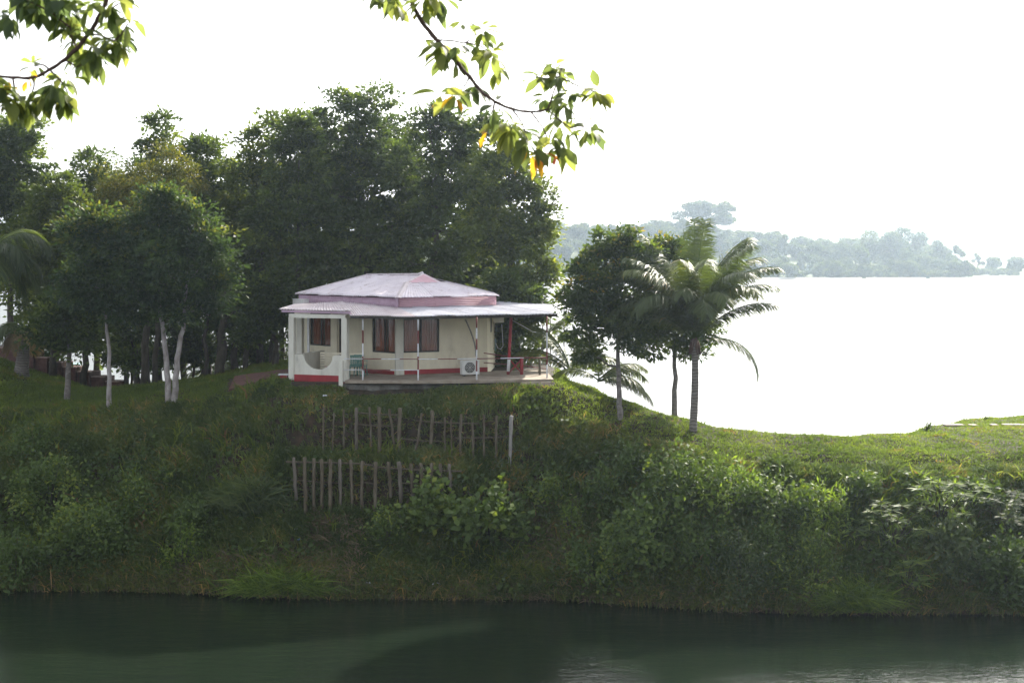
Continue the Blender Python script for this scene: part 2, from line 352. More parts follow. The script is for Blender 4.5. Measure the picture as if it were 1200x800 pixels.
# ------------------------------------------------------------------ terrain
def Z(y, d): return H - (y - YH) / F * d
def prof(lst):
    return [(d, Z(y, d)) if not isinstance(y, str) else (d, float(y)) for d, y in lst]
PROF = {
    -600: prof([(50, '-1.5'), (53.2, '0'), (56, 640), (58, 580), (60, 520), (63, 480), (67, 450), (71, 424), (74, '7.3'), (84, '7.0'), (94, '1.5'), (99, '-0.8'), (110, '-2')]),
    -10: prof([(50, '-1.5'), (53.2, '0'), (55, 640), (57, 580), (59, 530), (62, 487), (66, 460), (70, 430), (72, '7.25'), (84, '6.6'), (92, '1.5'), (97, '-0.8'), (110, '-2')]),
    60: prof([(50, '-1.5'), (53.2, '0'), (55, 640), (57, 580), (59, 525), (62, 484), (66, 462), (70, 449), (72, '6.2'), (82, '5.8'), (92, '1.5'), (97, '-0.8'), (110, '-2')]),
    110: prof([(50, '-1.5'), (53.1, '0'), (55, 640), (57, 580), (59, 522), (61.5, 482), (65, 460), (69, 459), (72, '5.6'), (80, '5.0'), (90, '1.5'), (96, '-0.8'), (110, '-2')]),
    200: prof([(50, '-1.5'), (52.8, '0'), (54.5, 640), (56.5, 575), (58.3, 525), (60.5, 482), (63, 458), (66, '6.45'), (73, '5.9'), (80, '4.4'), (88, '1.0'), (94, '-0.8'), (110, '-2')]),
    330: prof([(49, '-1.5'), (51.9, '0'), (53.3, 650), (54.6, 597), (55.4, 548), (56.2, 525), (56.8, 490), (57.6, 465), (58.6, 448.7), (62, '7.18'), (72, '7.0'), (80, '4.4'), (88, '1.0'), (94, '-0.8'), (110, '-2')]),
    360: prof([(49, '-1.5'), (51.9, '0'), (53.3, 650), (54.4, 598), (54.75, 547), (56.0, 531), (56.4, 488), (57.6, 465), (58.6, 448.7), (62, '7.18'), (72, '7.0'), (80, '4.4'), (88, '1.0'), (94, '-0.8'), (110, '-2')]),
    398: prof([(49, '-1.5'), (51.9, '0'), (53.3, 650), (54.4, 598), (54.75, 547), (56.0, 531), (56.4, 488), (57.6, 465), (58.5, 449), (62, '7.18'), (72, '7.0'), (80, '4.4'), (88, '1.0'), (94, '-0.8'), (110, '-2')]),
    408: prof([(49, '-1.5'), (51.9, '0'), (53.3, 650), (54.4, 598), (54.75, 547), (56.0, 531), (56.4, 488), (57.5, 469), (58.3, 461), (58.9, 450), (62, '7.18'), (72, '7.0'), (80, '4.4'), (88, '1.0'), (94, '-0.8'), (110, '-2')]),
    495: prof([(49, '-1.5'), (51.9, '0'), (53.3, 650), (54.4, 598), (54.75, 547), (56.0, 531), (56.4, 488), (57.5, 469), (58.3, 459), (58.9, 450), (62, '7.18'), (72, '7.0'), (80, '4.4'), (88, '1.0'), (94, '-0.8'), (110, '-2')]),
    520: prof([(49, '-1.5'), (51.8, '0'), (53.3, 650), (54.4, 600), (54.75, 552), (56.0, 534), (56.4, 489), (57.4, 468), (58.2, 455), (62, '7.15'), (72, '7.0'), (80, '4.4'), (88, '1.0'), (94, '-0.8'), (110, '-2')]),
    590: prof([(49, '-1.5'), (51.7, '0'), (53.3, 645), (54.7, 590), (55.9, 538), (56.3, 492), (57.5, 461), (58.2, 449), (62, '7.15'), (70, '7.0'), (79, '4.0'), (86, '1.0'), (92, '-0.8'), (110, '-2')]),
    650: prof([(49, '-1.5'), (51.6, '0'), (53.3, 642), (54.8, 585), (56.2, 525), (57.0, 487), (58.0, 455), (58.6, 447), (62, '7.1'), (68, '6.9'), (77, '3.6'), (84, '1.0'), (90, '-0.8'), (110, '-2')]),
    690: prof([(48.5, '-1.5'), (51.3, '0'), (53.1, 642), (54.6, 585), (55.9, 530), (57.2, 492), (58.6, 466), (60.0, 455), (61.5, '6.75'), (66, '5.9'), (74, '3.0'), (80, '0.8'), (86, '-0.8'), (110, '-2')]),
    720: prof([(48.5, '-1.5'), (51.0, '0'), (53, 640), (54.4, 585), (55.6, 533), (57, 496), (58.6, 468), (60, '6.4'), (64, '5.5'), (72, '2.6'), (79, '0.6'), (84, '-0.8'), (110, '-2')]),
    790: prof([(48, '-1.5'), (50.5, '0'), (52, 645), (53.3, 580), (54.4, 537), (56, 508), (58, 489), (60, '5.6'), (66, '3.6'), (76, '0.3'), (82, '-0.8'), (110, '-2')]),
    850: prof([(48, '-1.5'), (50, '0'), (51.5, 645), (52.6, 582), (53.6, 550), (55.5, 522), (57.8, 503), (60, '4.95'), (66, '2.9'), (75, '0'), (82, '-1'), (110, '-2')]),
    950: prof([(47, '-1.5'), (49.6, '0'), (51, 650), (51.9, 590), (52.8, 562), (54.6, 534), (57, 511), (60, '4.6'), (66, '2.6'), (74, '0'), (82, '-1'), (110, '-2')]),
    1050: prof([(47, '-1.5'), (49.5, '0'), (50.9, 650), (51.7, 600), (52.6, 565), (55, 532), (58.4, 509), (61, '4.7'), (66, '3.0'), (75, '0'), (82, '-1'), (110, '-2')]),
    1085: prof([(47, '-1.5'), (49.5, '0'), (50.9, 650), (51.7, 604), (52.6, 567), (55, 533), (58.4, 512), (62, 501), (64, '4.5'), (69, '3'), (78, '0'), (85, '-1'), (110, '-2')]),
    1130: prof([(47, '-1.5'), (49.5, '0'), (50.9, 650), (51.8, 607), (52.8, 570), (55.5, 531), (59, 507), (64.5, 492.5), (67, '4.7'), (74, '3'), (84, '0'), (90, '-1'), (110, '-2')]),
    1200: prof([(47, '-1.5'), (49.6, '0'), (51, 650), (51.9, 612), (53, 572), (56, 530), (60, 504), (67, 489), (70, '4.5'), (78, '3'), (90, '0'), (96, '-1'), (110, '-2')]),
    1800: prof([(47, '-1.5'), (49.8, '0'), (51.2, 650), (52.1, 612), (53.3, 572), (57, 525), (62, 498), (70, 484), (74, '4.4'), (86, '3'), (100, '0'), (106, '-1'), (110, '-2')]),
}
PK = np.array(sorted(PROF))
DG = np.arange(46, 110.01, 0.2)
TAB = np.array([np.interp(DG, [p[0] for p in PROF[k]], [p[1] for p in PROF[k]]) for k in sorted(PROF)])

def vnoise(x, y, seed=0):
    """smooth value noise, vectorised"""
    x = np.asarray(x, dtype=float); y = np.asarray(y, dtype=float)
    xi = np.floor(x).astype(np.int64); yi = np.floor(y).astype(np.int64)
    fx = x - xi; fy = y - yi
    fx = fx * fx * (3 - 2 * fx); fy = fy * fy * (3 - 2 * fy)
    def h(a, b):
        n = (a * 374761393 + b * 668265263 + seed * 974634777) & 0xffffffff
        n = ((n ^ (n >> 13)) * 1274126177) & 0xffffffff
        return ((n ^ (n >> 16)) & 0xffff) / 65535.0
    return (h(xi, yi) * (1 - fx) + h(xi + 1, yi) * fx) * (1 - fy) + (h(xi, yi + 1) * (1 - fx) + h(xi + 1, yi + 1) * fx) * fy
def fbm(x, y, seed=0, oct=4):
    s = 0; a = 0.5; f = 1.0
    for i in range(oct):
        s = s + a * vnoise(x * f, y * f, seed + i); a *= 0.5; f *= 2.03
    return s

def ground(px, d):
    px = np.asarray(px, dtype=float); d = np.asarray(d, dtype=float)
    px = np.clip(px, PK[0], PK[-1])
    i = np.clip(np.searchsorted(PK, px) - 1, 0, len(PK) - 2)
    t = (px - PK[i]) / (PK[i + 1] - PK[i]); t = t * t * (3 - 2 * t) * 0.5 + t * 0.5
    j = np.clip((d - 46) / 0.2, 0, len(DG) - 1.001); jj = j.astype(int); fj = j - jj
    a = TAB[i, jj] * (1 - fj) + TAB[i, jj + 1] * fj
    b = TAB[i + 1, jj] * (1 - fj) + TAB[i + 1, jj + 1] * fj
    z = a * (1 - t) + b * t
    X = (px - 600) / F * d
    bank = np.clip(1 - np.abs(z - 2.4) / 3.2, 0, 1)
    z = z + (fbm(X * 0.8, d * 0.8, 3) - 0.47) * (0.10 + 0.75 * bank) * (z > -1.2)
    # flat building ground under the house
    w = np.clip(1 - np.maximum(np.abs(px - 490) - 150, 0) / 25, 0, 1) * np.clip((d - 59.3) / 1.0, 0, 1) * np.clip((73 - d) / 3, 0, 1)
    z = z * (1 - w) + 7.17 * w
    return z
def gz(px, d): return float(ground(px, d))
def GP(px, d): # ground point
    return Vector(((px - 600) / F * d, d, gz(px, d)))
def find_d(px, y, lo=49.0, hi=75.0):
    """distance along the bearing where the ground shows at pixel row y (nearest)"""
    ds = np.arange(lo, hi, 0.05); zz = ground(np.full_like(ds, px), ds)
    yy = YH + (H - zz) * F / ds
    k = np.where(yy <= y)[0]
    return float(ds[k[0]]) if len(k) else hi

pxs = np.arange(-600, 1801, 5.0)
ds = np.concatenate([np.arange(47, 66, 0.16), np.arange(66, 110, 0.7)])
PX, DD = np.meshgrid(pxs, ds)
ZZ = ground(PX, DD)
V = np.stack([(PX - 600) / F * DD, DD, ZZ], axis=-1).reshape(-1, 3)
nx, ny = len(pxs), len(ds)
ii = np.arange((ny - 1) * nx).reshape(ny - 1, nx)[:, :-1].ravel()
Q = np.stack([ii, ii + 1, ii + nx + 1, ii + nx], axis=1)
tag(np_mesh('ground', V, Q, M['soil'], smooth=True), kind='structure')

# water sheet to the horizon (shares its plane with nothing)
wm = MB()
wm.add([(-4200, -250, 0), (4200, -250, 0), (4200, 6500, 0), (-4200, 6500, 0)], [(0, 1, 2, 3)])
tag(wm.build('water', M['water'], origin=(0, 0, 0)), kind='structure')
wm = MB()
wm.add([(-4300, -260, -2.2), (4300, -260, -2.2), (4300, 6600, -2.2), (-4300, 6600, -2.2)], [(0, 1, 2, 3)])
tag(wm.build('lake_bed', M['soil'], origin=(0, 0, -2.2)), kind='structure')

# ------------------------------------------------------------------ far shore
FPX = np.array([-200, 300, 640, 700, 760, 830, 900, 960, 1050, 1110, 1150, 1185, 1230, 1500])
FZ = np.array([20, 22, 20, 18, 19, 18, 13, 9, 6, 4.5, 2.6, 1.6, 0.2, -1.2])
def far_ground(px, d):
    top = np.interp(px, FPX, FZ)
    t = np.clip((d - 652) / 150.0, 0, 1); t = t * t * (3 - 2 * t)
    back = np.clip((1150 - d) / 250.0, 0, 1)
    z = -1.5 + (top + 1.5) * t * back + 1.7 * np.clip((d - 652) / 4.0, 0, 1) * (top > 0) * np.clip(back * 4, 0, 1)
    return z + (fbm(px * 0.02, d * 0.02, 9) - 0.45) * 3 * t * (top > 0)
pxs = np.arange(-200, 1501, 10.0); ds = np.concatenate([np.arange(640, 700, 4), np.arange(700, 1201, 25)])
PX, DD = np.meshgrid(pxs, ds)
V = np.stack([(PX - 600) / F * DD, DD, far_ground(PX, DD)], axis=-1).reshape(-1, 3)
nx, ny = len(pxs), len(ds)
ii = np.arange((ny - 1) * nx).reshape(ny - 1, nx)[:, :-1].ravel()
tag(np_mesh('far_shore', V, np.stack([ii, ii + 1, ii + nx + 1, ii + nx], axis=1), M['far_ground'], smooth=True), kind='structure')
# pale strip of beach at the waterline
bm_ = MB()
for p0, p1 in ((640, 700), (700, 780), (780, 860), (860, 930), (930, 1010), (1015, 1085), (1090, 1150), (1152, 1188)):
    a = XD(p0, 652.6); b = XD(p1, 652.6); a2 = XD(p0, 655.5); b2 = XD(p1, 655.5)
    bm_.add([(a.x, a.y, 0.02), (b.x, b.y, 0.02), (b2.x, b2.y, 0.75), (a2.x, a2.y, 0.75)], [(0, 1, 2, 3)])
tag(bm_.build('beach', M['sand']), kind='structure')
# faint ridge far behind
pxs = np.arange(300, 1600, 8.0)
hh = 26 + 55 * np.clip(1 - np.abs(pxs - 1250) / 420, 0, 1) + 14 * fbm(pxs * 0.02, pxs * 0, 4)
V = []; 
for d_, s_ in ((2000, 0.0), (2150, 0.6), (2300, 1.0), (2600, 0.0)):
    V += [((p - 600) / F * d_, d_, -2 + (h_ * s_)) for p, h_ in zip(pxs, hh)]
nx = len(pxs); ii = np.arange(3 * nx).reshape(3, nx)[:, :-1].ravel()
tag(np_mesh('distant_hills', V, np.stack([ii, ii + 1, ii + nx + 1, ii + nx], axis=1), M['far_ground'], smooth=True), kind='structure')

def far_tree_mesh(seed, style):
    r = np.random.default_rng(seed)
    P = []; 
    if style == 'round': lobes = [(r.normal(0, 2.2), r.normal(0, 2.2), 6 + r.uniform(-3.2, 3), r.uniform(1.8, 3.6)) for _ in range(15)]
    elif style == 'tall': lobes = [(r.normal(0, 1.3), r.normal(0, 1.3), 3.5 + 1.1 * k, r.uniform(1.6, 2.7)) for k in range(9)]
    elif style == 'low': lobes = [(r.normal(0, 3.2), r.normal(0, 2.5), 2.4 + r.uniform(-1, 1.6), r.uniform(1.8, 3)) for _ in range(9)]
    elif style == 'umbrella': lobes = [(r.normal(0, 4.6), r.normal(0, 3.5), 13.5 + r.uniform(-6.2, 4.2), r.uniform(1.6, 3.4)) for _ in range(30)]
    elif style == 'broad': lobes = [(r.normal(0, 7.0), r.normal(0, 3.0), 10 + r.uniform(-5, 3.5), r.uniform(3, 4.6)) for _ in range(26)]
    else: lobes = [(r.normal(0, 1.9), r.normal(0, 1.5), 5.5 + 1.5 * (k // 2) + r.uniform(-.3, .3), r.uniform(0.9, 1.6)) for k in range(9)]
    T = []
    for (x, y, z, rad) in lobes:
        k = int(150 * rad)
        u = unit(r.normal(size=(k, 3))); rr = rad * r.uniform(0.6, 1.05, (k, 1))
        P.append(np.array([x, y, z]) + u * rr * np.array([1, 1, 0.8])); T.append(np.full(k, r.uniform(0.1, 0.8)))
    P = np.concatenate(P); T = np.concatenate(T) + r.normal(0, 0.15, len(P))
    D = unit(r.normal(size=P.shape)); Nn = unit(r.normal(size=P.shape) + [0, 0, 1])
    V_, Q_ = leaf_quads(P, D, Nn, r.uniform(0.7, 1.2, len(P)), r.uniform(0.45, 0.8, len(P)))
    return V_, Q_, np.clip(T, 0, 1), lobes
def far_proto(seed, style):
    V_, Q_, T_, lobes = far_tree_mesh(seed, style)
    cr = np_mesh('crown', V_, Q_, M['far_leaf'], tint=T_)
    t = MB(); zt = float(np.mean([l[2] for l in lobes]))
    t.tube([(0, 0, -1), (0.1, 0, zt * 0.5), (0, 0.1, zt)], [0.45, 0.35, 0.2], 6)
    for l in lobes[:7]:
        t.tube([(0.05, 0, zt * 0.55), (l[0] * 0.6, l[1] * 0.6, (zt * 0.6 + l[2]) / 2), (l[0], l[1], l[2])], [0.22, 0.15, 0.07], 4)
    tr = t.build('trunk', M['bark'], origin=(0, 0, 0))
    return cr, tr
protos = {s: [far_proto(100 + i + 10 * k, s) for k in range(n)] for i, (s, n) in enumerate((('round', 3), ('tall', 2), ('low', 3), ('umbrella', 1), ('broad', 1), ('sparse', 2)))}
used = set()
def put_far(style, k, px, d, scale, rz, label, group=None, sz=1.0, name='tree'):
    z = float(far_ground(px, d))
    e = empty(name, ((px - 600) / F * d, d, z - 0.3), label, 'tree', group)
    e.rotation_euler.z = rz; e.scale = (scale, scale, scale * sz)
    for o in protos[style][k]:
        c = o.copy(); COL.objects.link(c); c.parent = e; c.location = (0, 0, 0)
    used.add((style, k))
rr = random.Random(11)
def skyline_row(px): # row the far tree tops reach
    return float(np.interp(px, [560, 640, 700, 760, 800, 870, 930, 1000, 1045, 1090, 1130, 1160, 1200], [262, 258, 261, 262, 262, 272, 279, 283, 285, 288, 297, 300, 300]))
# back row on the hill crest, then lower rows down to the water
for i in range(34):
    px = 585 + i * 16.3 + rr.uniform(-5, 5); d = rr.uniform(770, 830)
    if 800 < px < 850 or 1010 < px < 1075: d = 850
    if px > 1105: continue
    g = float(far_ground(px, d)); topz = Z(skyline_row(px) + rr.uniform(-4, 6), d); hgt = max(topz - g, 6)
    st, base = rr.choice([('round', 10.8), ('round', 10.8), ('tall', 13.8)])
    put_far('round', rr.randrange(3), px + 8, d - 22, rr.uniform(.9, 1.25), rr.uniform(0, 6.28), 'hazy tree just under the skyline of the far wooded hill', 'trees just below the crest of the far hill', sz=.8)
    put_far(st, rr.randrange(len(protos[st])), px, d, hgt / base * rr.uniform(.95, 1.15), rr.uniform(0, 6.28), 'hazy blue-green tree on the skyline of the far wooded hill', 'trees along the crest of the far hill')
for row, (dd, n, base) in enumerate(((740, 38, 'round'), (700, 44, 'round'), (668, 52, 'low'))):
    for i in range(n):
        px = 590 + i * (545.0 / n) + rr.uniform(-5, 5); d = dd + rr.uniform(-10, 10)
        if px > 1140 and row < 2: continue
        st = rr.choice(['round', 'round', 'tall', 'low'] if row < 2 else ['low', 'low', 'round'])
        put_far(st, rr.randrange(len(protos[st])), px, d, rr.uniform(0.62, 1.0) * (1.0 if row < 2 else 0.8), rr.uniform(0, 6.28),
                ['hazy tree on the middle slope of the far wooded shore', 'hazy tree on the lower slope of the far wooded shore', 'hazy low bushy tree beside the water on the far shore'][row],
                ['trees on the middle slope of the far shore', 'trees on the lower slope of the far shore', 'bushy trees at the far waterline'][row])
for i in range(26):
    px = 1080 + i * 4.3
    put_far('low', i % 3, px, 700 + 9 * (i % 4), .40 + .14 * ((i * 7) % 5) / 4, i * 1.3, 'hazy low scrub on the far spit near the right edge of the view', 'scrub on the low far spit')
put_far('umbrella', 0, 828, 790, 1.55, 0.3, 'tallest far tree, its wide umbrella crown above the hazy skyline', sz=0.74)
put_far('broad', 0, 1047, 735, 1.12, 0.1, 'very broad hazy tree spreading over the far shore skyline on the right', sz=1.12)
put_far('tall', 0, 1101, 730, 1.05, 1.0, 'rounded tall hazy tree just right of the very broad far tree')
put_far('sparse', 0, 1121, 725, 1.05, 2.0, 'thin layered hazy tree with gaps, right of the rounded tall one')
put_far('sparse', 1, 1146, 745, 0.75, 0.6, 'small loose hazy tree, leftmost of the three on the low far spit')
put_far('round', 1, 1163, 735, 0.72, 0.6, 'middle hazy tree of the three on the low far spit')
put_far('round', 2, 1190, 718, 0.80, 2.2, 'hazy round tree at the tip of the low far spit')
for s in protos:
    for a, b in protos[s]:
        for o in (a, b): bpy.data.objects.remove(o)

# ------------------------------------------------------------------ near trees
def tree(px, base_y, d, lobes, label, mat='leaf_dark', bark='bark', trunk_r=0.2, trunks=None, leaf=0.26, leafw=0.5, n_clump=260, n_leaf=42, clump_r=0.5,
         name='tree', tips=0.0, base_z=None, seed=0, sub=0.35, tint0=0.0, tint1=0.8, group=None, up=0.25, reach=1.0, cat='tree', gap=0.0, depth=1.0):
    """lobes: (px, y, rpx, rpy) in photograph pixels measured at distance d; the tree is real size there"""
    r = np.random.default_rng(seed + 1000)
    n_clump = int(n_clump * .72); n_leaf *= 1.35
    s = d / F
    gy = base_z if base_z is not None else gz(px, d)
    base = Vector(((px - 600) * s, d, gy))
    e = empty(name, base, label, cat, group)
    L = []
    for (lx, ly, rx, ry) in lobes:
        L.append((((lx - 600) * s), d + r.uniform(-0.25, 0.25) * rx * s, H - (ly - YH) * s, rx * s, rx * s * 0.85 * depth, ry * s))
    L = np.array(L)
    wts = L[:, 3] * L[:, 5]; wts = wts / wts.sum()
    idx = r.choice(len(L), n_clump, p=wts)
    u = unit(r.normal(size=(n_clump, 3)))
    u[:, 2] = np.where(u[:, 2] < -0.6, -u[:, 2], u[:, 2])
    rad = (1 - sub) + sub * r.uniform(0, 1, n_clump) ** 0.8 + np.where(r.uniform(size=n_clump) < 0.2, r.uniform(0.0, 0.25, n_clump), 0) * reach
    inner = r.uniform(size=n_clump) < 0.22
    rad = np.where(inner, r.uniform(0.2, 0.7, n_clump), rad)
    C = L[idx, :3] + u * rad[:, None] * L[idx, 3:6]
    if gap:
        keep = fbm(C[:, 0] * 0.8 + seed, C[:, 2] * 0.8, seed) > 0.30 + gap
        C = C[keep]; idx = idx[keep]; u = u[keep]
    nC = len(C)
    ctint = np.clip(r.uniform(tint0, tint1, nC), 0, 1)
    K = r.poisson(n_leaf * 1.0, nC)
    ci = np.repeat(np.arange(nC), K); nL = len(ci)
    # a clump is a few small sprays
    cr = clump_r * r.uniform(0.55, 1.35, nC)
    sub_c = C[:, None, :] + unit(r.normal(size=(nC * 4, 3))).reshape(nC, 4, 3) * (cr * 0.75)[:, None, None] * np.array([1, 1, 0.6])
    which = r.integers(0, 4, nL)
    cen = sub_c[ci, which]
    off = r.normal(size=(nL, 3)) * (cr[ci] * 0.38)[:, None] * np.array([1, 1, 0.55])
    P = cen + off
    D = unit(off + (u[ci] * 0.18) + r.normal(size=(nL, 3)) * 0.12 + np.array([0, 0, -0.06]))
    Nn = unit(r.normal(size=(nL, 3)) * 0.7 + np.array([0, 0, 0.9]))
    tint = ctint[ci] + r.normal(0, 0.09, nL)
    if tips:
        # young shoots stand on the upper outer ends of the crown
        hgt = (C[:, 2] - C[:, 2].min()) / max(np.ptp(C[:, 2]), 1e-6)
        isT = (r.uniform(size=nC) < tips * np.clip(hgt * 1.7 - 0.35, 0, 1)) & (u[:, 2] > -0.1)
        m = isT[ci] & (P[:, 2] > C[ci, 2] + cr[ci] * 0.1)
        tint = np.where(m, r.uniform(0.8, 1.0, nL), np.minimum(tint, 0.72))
    Ls = leaf * r.uniform(0.6, 1.3, nL)
    V_, Q_ = leaf_quads(P, D, Nn, Ls, Ls * leafw)
    np_mesh('crown', V_, Q_, M[mat], parent=e, origin=base, tint=np.clip(tint, 0, 1))
    # wood
    t = MB()
    cc = L[:, :3].mean(axis=0)
    trs = trunks or [((px, base_y), (px + r.uniform(-3, 3), (base_y + 0) * 0.5 + (YH + (H - cc[2]) / s) * 0.5), (YH and (cc[0] / s + 600), YH + (H - cc[2]) / s))]
    nodes = []
    for tr in trs:
        pts = [Vector(((a - 600) * s, d + 0.12 * k * (1 if len(nodes) == 0 else -1), H - (b - YH) * s)) for k, (a, b) in enumerate(tr)]
        pts[0].z = gy - 0.2
        # subdivide with a small wander
        q = []
        for k in range(len(pts) - 1):
            for j in range(5):
                f = j / 5; p = pts[k].lerp(pts[k + 1], f)
                if k + j > 0: p += Vector(r.normal(size=3) * trunk_r * 0.16)
                q.append(p)
        q.append(pts[-1])
        n = len(q)
        R_ = [trunk_r * (1.25 if k == 0 else 1.0) * (1 - 0.62 * k / (n - 1)) for k in range(n)]
        t.tube(q, R_, 9)
        nodes += [(p, R_[k]) for k, p in enumerate(q) if k > n * 0.4]
    # limbs to each lobe, then to clumps
    for l in L:
        st, r0 = nodes[r.integers(0, len(nodes))]
        c = Vector(l[:3]); low = [x for x in nodes if x[0].z < c.z + 0.3]
        if low: st, r0 = min(low, key=lambda x: (x[0] - c).length + r.uniform(0, 0.6))
        pts = [st, st.lerp(c, 0.35) + Vector((0, 0, -0.08 * (c - st).length)), st.lerp(c, 0.7) + Vector(r.normal(size=3) * 0.1), c]
        rs = [r0 * 0.6, r0 * 0.48, r0 * 0.36, r0 * 0.25]
        t.tube(pts, rs, 6)
        nodes += list(zip(pts[1:], rs[1:]))
    NP = np.array([tuple(x[0]) for x in nodes]); NR = [x[1] for x in nodes]
    for c in C[r.permutation(nC)[:int(nC * 0.75)]]:
        k = int(np.argmin(((NP - c) ** 2).sum(axis=1) + r.uniform(0, 0.5, len(NP))))
        a = Vector(NP[k]); b = Vector(c); mid = a.lerp(b, 0.5) + Vector(r.normal(size=3) * 0.12) + Vector((0, 0, -0.05))
        r0 = min(NR[k] * 0.5, 0.035)
        t.tube([a, mid, b], [r0, r0 * 0.7, 0.008], 4, cap=False)
        if len(NP) < 400:
            NP = np.vstack([NP, np.array(mid)[None]]); NR.append(r0)
    t.build('trunk', M[bark], parent=e, origin=base)
    return e

